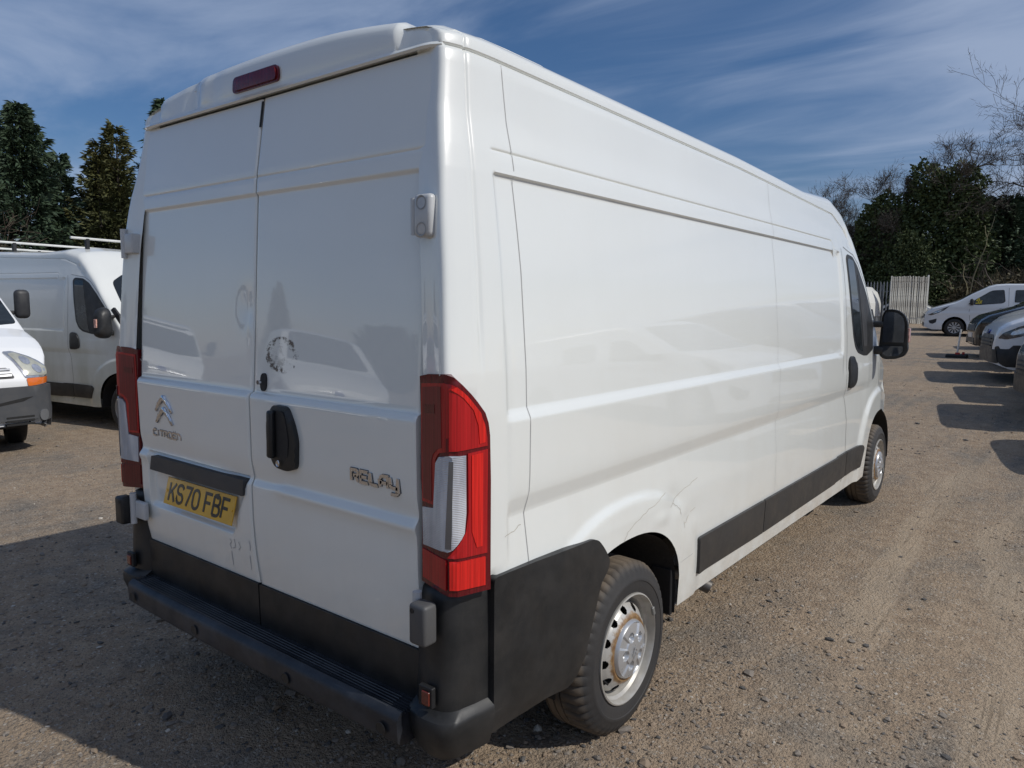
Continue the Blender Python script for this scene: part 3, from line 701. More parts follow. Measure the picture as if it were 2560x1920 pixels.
    xs = sorted(set(np.round(np.concatenate([np.linspace(-.885, .885, 60), [-.735, -.728, -.72, -.712, -.70, .735, .728, .72, .712, .70]]), 4)))
    sec = []
    for x in xs:
        k = 1-sstep(abs(x), .70, .738); c = (.030*(1-(x/.80)**2)+.012)*k; b = rz_(x, .16)+.003; e = abs(x)/.885; lip = 2.452
        dent = .020*np.exp(-((x+.50)/.10)**2)+.010*np.sin(x*38)*np.exp(-((x+.42)/.13)**2)
        ed = .020*sstep(e, .95, 1.0); b = min(b, 2.60)
        pts = [(.100, lip+.004), (.072, lip), (.066, lip+.006), (.070, lip+.014), (.084-.012*k, lip+.018), (.085-.018*k+dent, lip+.032), (.090-.020*k+dent*.9, max(lip+.036, b-.028+c*.5)), (.100-.012*k+dent*.4, max(lip+.038, b-.009+c*.85)), (.122, b+c), (.165, b+c)]
        for yy, kk in ((.24, .98), (.36, .8), (.55, .30), (.66, .02)): pts.append((yy, rz_(x, yy)+.003*(1-yy)+c*kk-(.01 if yy > .6 else 0)))
        sec.append([(x, p[0]+ed, p[1]) for p in pts])
    n = len(sec[0]); V = [p for s_ in sec for p in s_]
    F = [(i*n+j, (i+1)*n+j, (i+1)*n+j+1, i*n+j+1) for i in range(len(sec)-1) for j in range(n-1)]
    F += [tuple(range(n)), tuple((len(sec)-1)*n+j for j in range(n))]
    hdr = mobj('roof_header', V, F, mat, root, 50); fix_normals(hdr)
    # brake light
    bl = lambda u, v: (Vector((u, .064, v)), Vector((0, -1, 0.1)))
    patch('brake_light_frame', rounded([(-.155, 2.482), (.137, 2.482), (.131, 2.538), (-.147, 2.538)], .02), bl, reddark, root, .004, -.03, .06)
    patch('brake_light', rounded([(-.145, 2.487), (.127, 2.487), (.121, 2.533), (-.137, 2.533)], .018), bl, redbrake, root, .010, -.03, .05, bulge=.004)
    # tail lamps: wrap round the corner
    for s in (1, -1):
        dsm = darkgap
        def cf(u, v, s=s):
            # u*1.2: distance round the corner, 0 at the inner edge of the rear face
            u = u*1.2; A = Vector((.878, .006)); B = Vector((.985, -.022)); ca = atan2(-.028, .107); L0 = .1106; r = .028
            cc = B+Vector((.028, .107)).normalized()*r      # centre of the rounded corner
            a0 = ca-pi/2; a1 = radians(-9); La = (a1-a0)*r
            if u < L0: p = A+(B-A)*(u/L0); n = Vector((-.028, -.107))*1.0
            elif u < L0+La:
                a = a0+(u-L0)/r; p = cc+Vector((cos(a), sin(a)))*r; n = Vector((cos(a), sin(a)))
            else:
                q = u-L0-La; d = Vector((sin(radians(9)), cos(radians(9)))); p = cc+Vector((cos(a1), sin(a1)))*r+d*q; n = Vector((cos(a1), sin(a1)))
            tx = .010
            P = Vector(((p.x+tx*min(1, u/.1))*s, p.y, v)); n = Vector((n.x*s, n.y, 0)).normalized(); return P, n
        cor = .095   # u of the corner's middle
        sideu = lambda y: (.1106+.040+(.968*y-.048-.008)*1.01)/1.2
        outl = [(0, .886), (.004, 1.14), (-.002, 1.20), (0, 1.36), (-.004, 1.505), (.03, 1.514), (.095, 1.520), (sideu(.05), 1.511), (sideu(.076), 1.488), (sideu(.108), 1.46), (sideu(.131), 1.437), (sideu(.161), 1.403), (sideu(.174), 1.372), (sideu(.180), 1.335), (sideu(.184), 1.20), (sideu(.184), .868), (.105, .878)]
        fr = patch('tail_lamp', outl, cf, reddark, root, .004, -.02, .02, smooth=35)
        def ins(poly, d):
            c = (sum(p[0] for p in poly)/len(poly), sum(p[1] for p in poly)/len(poly)); out = []
            for i in range(len(poly)):
                a = Vector(poly[i-1]); b = Vector(poly[i]); e = Vector(poly[(i+1) % len(poly)])
                t = ((b-a).normalized()+(e-b).normalized()).normalized(); nn = Vector((-t.y, t.x))
                if (Vector(c)-b).dot(nn) < 0: nn = -nn
                out.append(tuple(b+nn*d))
            return out
        U = sideu
        # upper red lens with notch for the clear lens
        upl = [(.006, 1.135), (.004, 1.36), (.006, 1.485), (.095, 1.495), (U(.045), 1.490), (U(.09), 1.458), (U(.135), 1.412), (U(.158), 1.37), (U(.166), 1.33), (U(.167), 1.306), (.105, 1.302), (.075, 1.292), (.062, 1.272), (.055, 1.135)]
        patch('red_lens', upl, cf, red, fr, .007, 0, .016, smooth=35)
        patch('red_lens', [(.012, 1.145), (.010, 1.36), (.012, 1.475), (.060, 1.482), (.085, 1.484), (.088, 1.31), (.070, 1.302), (.054, 1.285), (.048, 1.265), (.048, 1.145)], cf, redmid, fr, .0085, .003, .016, smooth=35)
        patch('lamp_reflector', [(.020, 1.40), (.020, 1.425), (.062, 1.430), (.062, 1.405)], cf, reddark, fr, .0098, .006, .02)
        patch('lamp_reflector', [(U(.03), 1.30), (U(.03), 1.34), (U(.036), 1.34), (U(.036), 1.30)], cf, reddark, fr, .0105, .006, .02)
        patch('red_lens', [(U(.04), 1.478), (U(.075), 1.452), (U(.112), 1.415), (U(.130), 1.37), (U(.136), 1.315), (U(.158), 1.318), (U(.157), 1.36), (U(.140), 1.405), (U(.095), 1.452), (U(.055), 1.485)], cf, redhot, fr, .009, .004, .016, smooth=35)
        patch('red_lens', [(U(.092), 1.292), (U(.168), 1.296), (U(.168), .985), (U(.03), .992), (.105, .996), (U(.05), 1.020), (U(.085), 1.065), (U(.094), 1.12)], cf, red, fr, .007, 0, .016, smooth=35)
        patch('red_lens', [(U(.105), 1.285), (U(.148), 1.288), (U(.148), 1.01), (U(.125), 1.01), (U(.106), 1.06)], cf, redhot, fr, .009, .004, .016, smooth=35)
        patch('red_lens', [(.008, .902), (.006, .990), (.100, .985), (.100, .895)], cf, reddark if s < 0 else red, fr, .007, 0, .016, smooth=35)
        patch('red_lens', [(.108, .898), (.108, .982), (U(.16), .975), (U(.16), .888)], cf, redhot, fr, .008, 0, .016, smooth=35)
        clr = [(.012, 1.004), (.010, 1.118), (.055, 1.126), (.064, 1.262), (.078, 1.282), (.108, 1.290), (U(.083), 1.288), (U(.084), 1.12), (U(.078), 1.062), (U(.045), 1.018), (.105, 1.010)]
        cl_ = patch('clear_lens', clr, cf, clearlens, fr, .009, 0, .016, smooth=35)
        patch('lens_rib', [(.100, 1.02), (.108, 1.275), (.116, 1.275), (.112, 1.02)], cf, plain('lens_rib_grey', (.16, .17, .19), .2, .5, 1), cl_, .011, .004, .03)
        # ---- bumper corner
        y0 = -.035
        for nm, zz0, zz1, mat2 in (('bumper_corner', .445, .878, blackp),):
            V = []; F = []
            zsn = [.36, .372, .40, .45, .478, .492, .51, .56, .70, .84, .862, .874, .880]
            def ring(z):
                g = np.interp(z, [.36, .40, .46, .49, .51, .6, .82, .87, .88], [-.012, .0, .012, .010, -.012, -.012, -.012, -.018, -.034])
                w = 1.022+g; yr = -.040-g*1.6+np.interp(z, [.5, .88], [0, .018]); r = .060
                pts = [(.845, .03), (.845, yr+.03), (.868, yr+.012)]
                pts += [(.93, yr-.003)]+[(w-r+r*sin(a), yr+r-r*cos(a)) for a in np.linspace(.15, pi/2, 7)]
                pts += [(w+.010, .08), (w+.019, .139), (w-.03, .142)]
                return pts
            for z in zsn: V += [(p[0]*s, p[1], z) for p in ring(z)]
            n = len(ring(.5))
            F = [(a*n+i, a*n+(i+1) % n, (a+1)*n+(i+1) % n, (a+1)*n+i) for a in range(len(zsn)-1) for i in range(n)]
            F += [tuple(range(n-1, -1, -1)), tuple((len(zsn)-1)*n+i for i in range(n))]
            bc = mobj(nm, V, F, mat2, root, 40); fix_normals(bc)
        # side panel of the bumper up to the wheel arch
        cs = R if s > 0 else L
        def sp(u, v, cs=cs, s=s):
            w = 1.002+.012*sstep(u, .2, .6)-np.interp(v, [.30, .42], [.03, 0]); return Vector((w*s, u, v)), Vector((s, 0, 0))
        bsd = patch('bumper_side', rounded([(.180, .872), (.42, .868), (.742, .856), (.782, .842), (.825, .80), (.868, .744), (.852, .705), (.806, .672), (.70, .42), (.668, .345), (.625, .322), (.494, .345), (.180, .352)], .02), sp, blackp, root, .012, -.06, .06, bulge=.004); shift_side(bsd)
        # hinge cover block and arm at bumper height
        mb = MB().box((.938*s, -.056, .790), (.068, .056, .124), bev=.012)
        mb.build('hinge_cover', plastic('hinge_cover_plastic', (.075, .076, .078), .5, .3) if s > 0 else blackp, root, 45)
        MB().tube([(.938*s-.016*s, -.0835, .832), (.938*s-.016*s, -.0855, .832)], .008, 12).build('hinge_cover_hole', rubber, root)
        a2 = MB()
        if s < 0: a2.box((.860*s, -.022, .795), (.12, .022, .080), bev=.008)
        a2.tube([(.895*s, -.036, .73), (.895*s, -.036, .868)], .014, 12); a2.build('lower_hinge', hingem, root, 45)
        rf = MB().box((.934*s, -.036, .556), (.056, .018, .064), bev=.004); rr_ = rf.build('reflector_recess', rubber, root)
        MB().box((.938*s, -.0465, .554), (.032, .008, .044), bev=.004).build('reflector', plain('orange_red_reflector', (.15, .025, .015), .25, 0, .5), rr_)
        # upper hinge
        if s > 0:
            hg = MB().box((.897, .006, 1.964), (.070, .036, .122), bev=.014); hg.tube([(.852, .004, 1.912), (.852, .004, 2.016)], .010, 12); ho = hg.build('upper_hinge', hingem, root, 45)
            for zz in (2.0, 1.925):
                V, F = lathe([(-.001, .020), (-.0005, .0165), (.012, .013), (.012, .0001)], 24); MB().add([(v[1]+.897, -.0125+v[0], v[2]+zz) for v in V], F).build('hinge_recess', plain('shadow_grey_recess', (.33, .34, .34), .5), ho, 40)
                V, F = lathe([(.012, .0001), (.002, .008), (.012, .009)], 6); MB().add([(v[1]+.897, -.0135+v[0], v[2]+zz) for v in V], F).build('hinge_bolt', hingem, ho)
        else:
            hg = MB().box((-.895, .012, 1.966), (.075, .04, .085), bev=.006); hg.tube([(-.940, .0, 1.905), (-.940, .0, 2.03)], .014, 12); hg.build('upper_hinge', hingem, root, 45)
    # small caps between lamp foot and bumper
    # step with grooves
    mb = MB(); prof = [(.05, .470), (.02, .490), (.008, .492)]
    for k in range(6): y1 = .000-.0125*k; prof += [(y1, .493), (y1-.0025, .482), (y1-.0070, .482), (y1-.0095, .493)]
    prof += [(-.080, .490), (-.092, .480), (-.098, .462), (-.094, .40), (-.080, .385), (.05, .385)]
    m = len(prof); xs = np.linspace(-.862, .862, 24); V = []
    for x in xs:
        for i, (a, b) in enumerate(prof): V.append((x, a-(.010*(1-(x/.9)**2)-.006 if a < -.07 else 0), b+(.003*sin(x*3) if a < -.05 else 0)))
    F = [(i*m+j, (i+1)*m+j, (i+1)*m+(j+1) % m, i*m+(j+1) % m) for i in range(len(xs)-1) for j in range(m)]+[tuple(range(m)), tuple((len(xs)-1)*m+j for j in range(m))]
    st = mobj('bumper_step', V, F, plastic('scuffed_step_plastic', (.013, .015, .020), .42, .55, (.07, .075, .085)), root, 35); fix_normals(st)
    ribm = plastic('worn_rib_plastic', (.05, .053, .06), .5, .6, (.12, .12, .12))
    for k in range(6):
        yk = -.0125*k-.0110; rbm = MB(); pts = [(x, yk, .4935+.0006*sin(x*9+k)) for x in np.linspace(-.80, .80, 14)]; rbm.tube(pts, .0018, 5); rbm.build('step_rib', ribm, st)
    for x in (-.80, -.28, .32, .80):
        V, F = lathe([(0, .0001), (0, .017), (.0016, .0185), (.0016, .020), (0, .021)], 24)
        MB().add([(v[1]+x, -.101-.005*(1-(x/.9)**2)-v[0]*.6, v[2]+.432) for v in V], F).build('parking_sensor', blackp, st, 30)
    # ---------------- fittings on the doors
    rd, ld = doors[1], doors[-1]
    dr = rear(1); dl = rear(-1)
    ho = [(.172, 1.360), (.251, 1.359), (.283, 1.30), (.300, 1.245), (.292, 1.145), (.242, 1.130), (.172, 1.136), (.142, 1.18), (.128, 1.225), (.130, 1.30)]
    hb = patch('door_handle', rounded(ho, .02, 3), dr, blackp, rd, .016, -.01, .03, bulge=.008)
    patch('handle_recess', rounded([(.205, 1.345), (.248, 1.342), (.262, 1.30), (.270, 1.24), (.262, 1.18), (.205, 1.175)], .015, 3), dr, rubber, hb, .0255, .01, .03)
    MB().box((.182, -.040, 1.258), (.030, .028, .170), bev=.010, ry=radians(2)).build('handle_grip', plastic('grip_plastic', (.010, .012, .014), .38, .1), hb, 40)
    V, F = lathe([(0, .0001), (0, .006), (.002, .0085), (0, .010)], 20); MB().add([(v[1]+.215, -.040-v[0], v[2]*1.3+1.158) for v in V], F).build('handle_keyhole', chrome, hb, 30)
    lk = patch('lock', rounded([(.062, 1.462), (.082, 1.462), (.088, 1.445), (.088, 1.412), (.078, 1.397), (.060, 1.397), (.052, 1.412), (.052, 1.448)], .01, 3), dr, rubber, rd, .006, -.006, .02)
    MB().tube([(.068, -.004, 1.43), (.068, -.014, 1.43)], .008, 12).build('lock_barrel', chrome, lk, 40)
    # badge lettering on the right door
    if detail:
        be = lettering('RELAy', .034, .0455, .036, .0125, .003); oe = be.build('badge_edge', edgem, rd); oe.location = (.575, float(door_fn(.68, 1.165, 1))+.001, 1.151)
        bt = lettering('RELAy', .034, .0455, .036, .0100, .007); o = bt.build('badge_lettering', chrome, rd); o.location = (.575, 0, 1.151)
        z0 = door_fn(.68, 1.165, 1); o.location.y = z0+.001
        # emblem of two chevrons, on the left door
        for zc in (.0, -.050):
            ch = [(-.074, 1.258+zc), (-.050, 1.292+zc), (-.012, 1.324+zc), (.0, 1.327+zc), (.012, 1.324+zc), (.050, 1.292+zc), (.074, 1.258+zc), (.060, 1.252+zc), (.034, 1.279+zc), (0, 1.301+zc), (-.034, 1.279+zc), (-.060, 1.252+zc)]
            patch('chevron_emblem', [(p[0]-.630, p[1]) for p in ch], lambda u, v: (Vector((u, float(door_fn(u, v, -1)), v)), Vector((0, -1, 0))), chrome, ld, .006, -.002, .012, bulge=.006, smooth=60)
        ce = lettering('CITROËn', .0285, .0365, .025, .0085, .002); oe = ce.build('badge_edge', edgem, ld); oe.location = (-.736, float(door_fn(-.62, 1.16, -1))+.001, 1.147)
        ct = lettering('CITROËn', .0285, .0365, .025, .0060, .004); o = ct.build('badge_lettering', chrome, ld); o.location = (-.736, float(door_fn(-.62, 1.16, -1))+.001, 1.147)
    # plate lamp strip and number plate
    sy = float(door_fn(-.4, 1.08, -1))-.010
    patch('plate_strip', rounded([(-.745, 1.055), (-.040, 1.055), (-.047, .992), (-.763, .992)], .006, 3), lambda u, v: (Vector((u, sy-.0+(1.055-v)*.35*0, v)), Vector((0, -1, 0))), plastic('plate_strip_plastic', (.045, .046, .048), .5, .3), ld, .008, -.04, .1, bulge=.004)
    pl = MB().box((.26, 0, -.0555), (.522, .006, .113), bev=.0025).build('number_plate', platey, ld)
    pl.location = (-.6375, .002, .9745); pl.rotation_euler = (radians(-14), radians(0), 0)
    bpy.context.view_layer.update()
    if detail:
        tx = lettering('KS70 FBF', .046, .0625, .075, .0125, .0012, space=.030); tx.build('plate_lettering', ink, pl, loc=(.035, -.0032, -.0945))
        for x in (.013, .507): MB().tube([(x, -.003, -.056), (x, -.006, -.056)], .006, 12).build('plate_screw', platey, pl)
        # smears where a sign was rubbed off, and runs under the plate
        sm = NB('rubbed_dirt_mark'); k = sm.rng(sm.noise(30, 6, .75, stretch=(1, 1, 1.3)), .50, .60)
        sx = sm.n('ShaderNodeSeparateXYZ'); sm.l(sm.co(), sx.inputs[0])
        def ell(cx, cz, a, b): 
            return sm.math('ADD', sm.math('POWER', sm.math('DIVIDE', sm.math('SUBTRACT', sx.outputs[0], cx), a), 2.), sm.math('POWER', sm.math('DIVIDE', sm.math('SUBTRACT', sx.outputs[2], cz), b), 2.))
        e = ell(.172, 1.532, .098, .064); ringm = sm.math('MULTIPLY', sm.rng(e, .25, .75, .25, 1, True), sm.rng(e, 1.1, .85, 0, 1, True))
        al = sm.math('MULTIPLY', k, ringm)
        tr = sm.n('ShaderNodeBsdfTransparent'); mx = sm.n('ShaderNodeMixShader'); sm.l(al, mx.inputs[0]); sm.l(tr.outputs[0], mx.inputs[1]); sm.l(sm.b.outputs[0], mx.inputs[2])
        sm.l(mx.outputs[0], sm.nt.nodes['Material Output'].inputs[0]); sm.set(Base_Color=(.17, .145, .12), Roughness=.7)
        V = []; n = 12
        for j in range(n+1):
            for i in range(n+1):
                u = .075+.20*i/n; v = 1.465+.135*j/n; V.append((u, float(door_fn(u, v, 1))-.0006, v))
        mobj('dirt_mark', V, [(j*(n+1)+i, j*(n+1)+i+1, (j+1)*(n+1)+i+1, (j+1)*(n+1)+i) for j in range(n) for i in range(n)], sm.m, rd, True)
        sc = plain('grey_scuff', (.45, .45, .45), .6)
        for ln in ([(-.17, .80), (-.16, .79), (-.175, .775), (-.165, .76)], [(-.14, .805), (-.135, .785), (-.14, .77), (-.155, .765)], [(-.11, .80), (-.10, .78), (-.115, .765)], [(-.005-.03, .82), (-.03, .80), (-.035, .78)], [(-.04, .76), (-.045, .70)], [(-.17, .75), (-.172, .69)]):
            ribbon(ln, dl, .004, 'scratch', sc, ld)
    ribbon([(.0, 2.345), (.001, 2.438)], dr, .012, 'door_gap', darkgap, rd, .004)
    return root, body

# ------------------------------------------------------------ other parked vehicles
def shell(root, mat, L, W0, prof, plan, crown, arches, zb=1.0, tumble=.16, zlow=.25, nrow=26, smooth=38):
    """body of a parked vehicle, nose at y=0, tail at y=-L. prof: (distance from nose, shoulder height)"""
    pd, ps = zip(*prof); qd, qw = zip(*plan); cd, ch = zip(*crown)
    ds = set(np.round(np.linspace(0, L, int(L/.07)), 3))|{.004, .012, .025, .04, .06, .09, L-.01, L-.03, L-.06}|{round(p, 3) for p in pd}
    for yc, r in arches:
        for k in range(17): ds.add(round(yc+r*cos(pi*k/16), 4))
        ds |= {round(yc-r-.003, 4), round(yc+r+.003, 4)}
    ds = sorted(d for d in ds if 0 <= d <= L); G = []
    for d in ds:
        S = float(np.interp(d, pd, ps)); w = W0*float(np.interp(d, qd, qw)); zm = zlow+.10*max(0, 1-d/.25)+.06*max(0, 1-(L-d)/.3)
        for yc, r in arches:
            u = abs(d-yc)/r
            if u < 1: zm = max(zm, .33+r*sqrt(1-u*u)*1.02)
        zm = min(zm, S-.12); row = []
        for i in range(nrow):
            z = zm+(S-zm)*i/(nrow-1)
            x = w-tumble*max(0, z-zb)**1.25-.05*max(0, (.48-z)/.25)**2*.6+.010*math.exp(-((z-.86)/.06)**2)-.008*math.exp(-((z-.60)/.07)**2)
            row.append((x, -d, z))
        xs = row[-1][0]; h = float(np.interp(d, cd, ch)); n = 3.2
        for k in range(1, 13):
            ph = pi/2*k/12; row.append((xs*abs(cos(ph))**(2/n) if k < 12 else 0., -d, S+h*abs(sin(ph))**(2/n)))
        G.append(row)
    G = np.array(G); nc, nr = G.shape[:2]
    full = np.concatenate([G, (G[:, ::-1]*np.array([-1, 1, 1]))[:, 1:]], axis=1); n2 = full.shape[1]
    F = [(i*n2+j, (i+1)*n2+j, (i+1)*n2+j+1, i*n2+j+1) for i in range(nc-1) for j in range(n2-1)]
    F += [tuple(range(n2)), tuple((nc-1)*n2+j for j in range(n2))]
    o = mobj('body', full.reshape(-1, 3).tolist(), F, mat, root, smooth); fix_normals(o)
    bvh = BVHTree.FromPolygons([v.co for v in o.data.vertices], [tuple(p.vertices) for p in o.data.polygons])
    def side(s):
        def f(u, v):   # u: distance behind the nose
            h = bvh.ray_cast(Vector((s*4, -u, v)), Vector((-s, 0, 0)))
            if h[0] is None: h = bvh.find_nearest(Vector((s*W0, -u, v)))
            n = h[1]
            return h[0], (n if n.x*s > 0 else -n)
        return f
    def front(u, v):
        h = bvh.ray_cast(Vector((u, 4, v)), Vector((0, -1, 0)))
        if h[0] is None: h = bvh.find_nearest(Vector((u, 0, v)))
        n = h[1]; return h[0], (n if n.y > 0 else -n)
    def back(u, v):
        h = bvh.ray_cast(Vector((u, -L-4, v)), Vector((0, 1, 0)))
        if h[0] is None: h = bvh.find_nearest(Vector((u, -L, v)))
        n = h[1]; return h[0], (n if n.y < 0 else -n)
    def top(u, v):
        h = bvh.ray_cast(Vector((u, -v, 5)), Vector((0, 0, -1)))
        if h[0] is None: h = bvh.find_nearest(Vector((u, -v, 1.5)))
        n = h[1]; return h[0], (n if n.z > 0 else -n)
    MB().box((0, -L/2, .36), (W0*1.5, L*.9, .16)).build('underbody', under, root)
    return side, front, back, top
def car_wheel(parent, x, y, R=.33, spokes=10, s=1, rimmat_=None, turn=0.):
    W = .21
    V, F = lathe([(-W, R*.62), (-W+.01, R-.02), (-W+.04, R), (-.04, R), (-.012, R-.018), (0, R-.06), (-.004, R*.64), (-.02, R*.62)], 40)
    t = mobj('wheel', [(s*v[0], v[1], v[2]) for v in V], F, rubber, parent, 40, loc=(x*s, y, R)); t.rotation_euler = (0, 0, turn); fix_normals(t)
    V, F = lathe([(-.01, R*.645), (-.002, R*.62), (-.03, R*.58), (-.12, R*.55), (-.12, .0001)], 36)
    mobj('rim_barrel', [(s*v[0], v[1], v[2]) for v in V], F, under, t, 40)
    mb = MB(); q = rimmat_ or silver
    for k in range(spokes):
        a = 2*pi*k/spokes; b = pi/spokes*.55
        pts = [(.05, -.5*b*2), (.05, .5*b*2), (R*.60, b), (R*.60, -b)]
        P = [(rr*cos(a+bb), rr*sin(a+bb)) for rr, bb in pts]
        mb.add([(s*-.012, p[0], p[1]) for p in P]+[(s*-.05, p[0], p[1]) for p in P], [(0, 1, 2, 3), (4, 7, 6, 5), (0, 4, 5, 1), (1, 5, 6, 2), (2, 6, 7, 3), (3, 7, 4, 0)])
    V, F = lathe([(-.008, .0001), (-.008, .05), (-.03, .07)], 20); mb.add([(s*v[0], v[1], v[2]) for v in V], F)
    V, F = lathe([(-.006, R*.60), (.0, R*.625), (-.03, R*.60)], 36); mb.add([(s*v[0], v[1], v[2]) for v in V], F)
    mb.build('rim', q, t, 30); return t
def door_mirror(root, x, y, z, s, mat, w=.20, h=.24):
    m = MB().box((x*s+(.09 if h < .3 else .17)*s, y+.02, z), (w, .12, h), bev=.055).box((x*s, y-.02, z-h*.3), (.12 if h < .3 else .26, .06, .05), bev=.01)
    return m.build('mirror', mat, root, 40)
def plate(root, fn, x, z, w, h, mat, text=None):
    o = patch('number_plate', rounded([(x-w/2, z-h/2), (x+w/2, z-h/2), (x+w/2, z+h/2), (x-w/2, z+h/2)], .008, 2), fn, mat, root, .014, -.02, .2)
    if text:
        p, n = fn(x, z); t = lettering(text, .046, .0625, .075, .013, .002, space=.03); q = t.build('plate_lettering', ink, o)
        wtx = .0625*len(text)-.03
        q.rotation_euler = (0, 0, pi); q.location = (x+wtx/2, p.y+.016, z-.0375)
    return o

def panel_van_small(name, label, loc, heading, paintm, style, parts='full', group=None, platetext=None):
    """mid-size van; heading = direction the nose points to (radians from +y, anticlockwise)"""
    root = empty(name, loc, heading, label=label, category='van')
    if group: root['group'] = group
    S = style
    side, front, back, top = shell(root, paintm, S['L'], S['W'], S['prof'], S['plan'], S['crown'], [(S['ax'], .40), (S['ax']+S['wb'], .40)], S.get('zb', 1.0), S.get('tumble', .16), smooth=38)
    for s in (1, -1):
        fn = side(s)
        for k, win in enumerate(S['windows']):
            patch('window_frame', rounded(win, .05), fn, blackp, root, .003, -.02, .12)
            c = (sum(p[0] for p in win)/len(win), sum(p[1] for p in win)/len(win))
            patch('window_pane', rounded([(c[0]+(p[0]-c[0])*.93, c[1]+(p[1]-c[1])*.90) for p in win], .04), fn, glass, root, .006, 0, .12)
        if 'headlamp' in S:
            h = patch('headlamp', rounded(S['headlamp'], .03), fn, S.get('lampmat', lampd), root, .006, -.02, .06)
            hi = S['headlamp']; c = (sum(p[0] for p in hi)/len(hi), sum(p[1] for p in hi)/len(hi))
            patch('lamp_bowl', rounded([(c[0]+(p[0]-c[0])*.55, c[1]+(p[1]-c[1])*.5) for p in hi], .02), fn, lampw, h, .009, 0, .05)
        for seam in S.get('seams', []): ribbon(seam, fn, .010, 'door_gap', gapm, root, .002, .15)
        if 'fog' in S: patch('fog_surround', rounded(S['fog'], .02), fn, blackp, root, .006, -.02, .06)
        if 'lower' in S: patch('side_sill', rounded(S['lower'], .03), fn, blackp, root, .008, -.02, .12)
        if 'tail' in S: patch('tail_lamp', rounded(S['tail'], .03), fn, red, root, .01, -.02, .1)
        if 'handle' in S: patch('door_handle', rounded(S['handle'], .01), fn, blackp, root, .02, 0, .1)
        car_wheel(root, S['W']-.02, -S['ax'], s=s, turn=S.get('turn', 0)); car_wheel(root, S['W']-.02, -S['ax']-S['wb'], s=s)
        door_mirror(root, S['W'], -S['mir'][0], S['mir'][1], s, S.get('mirmat', blackp), *S.get('mirsize', (.20, .24)))
        # wheel arch darkness
        for yc in (S['ax'], S['ax']+S['wb']):
            V = []; F = []; n = 16
            for xx in (S['W']*.985, .5):
                for k in range(n+1): ph = pi*k/n; V.append((xx*s, -(yc+.395*cos(ph)), .33+.398*sin(ph)))
            F = [(k, k+1, n+2+k, n+1+k) for k in range(n)]; F.append(tuple(range(n+1, 2*n+2))); mobj('wheel_arch_liner', V, F, liner, root, 40)
    patch('windscreen', rounded(S['screen'], .06), top, glass, root, .004, -.03, .14)
    for nm, poly, m_, o_ in S.get('front', []):
        patch(nm, rounded(poly, .02), front, m_, root, o_, -.02, .09)
    for z0 in S.get('slats', []):
        patch('grille_slat', rounded([(-S['slw'], z0-.010), (S['slw'], z0-.010), (S['slw'], z0+.010), (-S['slw'], z0+.010)], .004, 2), front, S.get('slatmat', rubber), root, .028, 0, .12)
    if platetext is not None: plate(root, front, 0, S.get('pz', .50), .52, .111, platew, platetext)
    if 'badge' in S:
        b = S['badge']; pts = [(b[0]+b[2]*cos(2*pi*k/20), b[1]+b[3]*sin(2*pi*k/20)) for k in range(20)]
        patch('badge', pts, front, b[4], root, .034, 0, .05)
    if 'bars' in S:
        for yb in S['bars']: MB().tube([(-.85, -yb, S['barz']), (.85, -yb, S['barz'])], .02, 8).build('roof_bar', galv, root)
    return root

VIV = dict(L=5.0, W=.955, ax=.98, wb=3.1, zb=1.08, tumble=.17,
    prof=[(0, .62), (.01, .70), (.04, .80), (.10, .89), (.25, .99), (.6, 1.10), (.95, 1.20), (1.10, 1.27), (1.5, 1.52), (2.0, 1.79), (2.25, 1.865), (2.6, 1.885), (4.9, 1.875), (5.0, 1.80)],
    plan=[(0, .62), (.02, .70), (.08, .80), (.2, .90), (.45, .97), (.9, 1.0), (4.8, 1.0), (5.0, .96)], crown=[(0, .05), (.3, .08), (1.1, .09), (2.2, .085), (5, .07)],
    windows=[[(1.36, 1.20), (1.44, 1.26), (2.02, 1.66), (2.13, 1.71), (2.48, 1.73), (2.53, 1.30), (2.45, 1.24), (1.7, 1.17)], [(2.80, 1.27), (2.82, 1.72), (3.55, 1.72), (3.55, 1.27)]],
    headlamp=[(.10, .79), (.30, .90), (.56, 1.03), (.80, 1.14), (.62, .97), (.42, .86), (.22, .78)],
    seams=[[(1.46, 1.18), (1.42, .95), (1.46, .62), (1.56, .42)], [(2.62, 1.80), (2.64, .40)], [(1.46, 1.18), (2.62, 1.22)][:0] or [(2.62, .40), (1.6, .38)]],
    fog=[(.14, .58), (.40, .66), (.38, .52), (.28, .46), (.18, .48)], screen=[(-.78, 1.16), (-.64, 2.0), (.64, 2.0), (.78, 1.16), (.4, 1.02), (-.4, 1.02)],
    front=[('grille', [(-.55, .68), (.55, .68), (.5, .82), (-.5, .82)], blackp, .012), ('lower_intake', [(-.6, .34), (.6, .34), (.55, .50), (-.55, .50)], blackp, .012)],
    mir=(1.50, 1.28), mirmat=blackp, handle=[(2.36, 1.02), (2.36, 1.05), (2.52, 1.06), (2.52, 1.03)], tail=[(4.9, 1.0), (4.9, 1.5), (4.98, 1.5), (4.98, 1.0)], pz=.56)
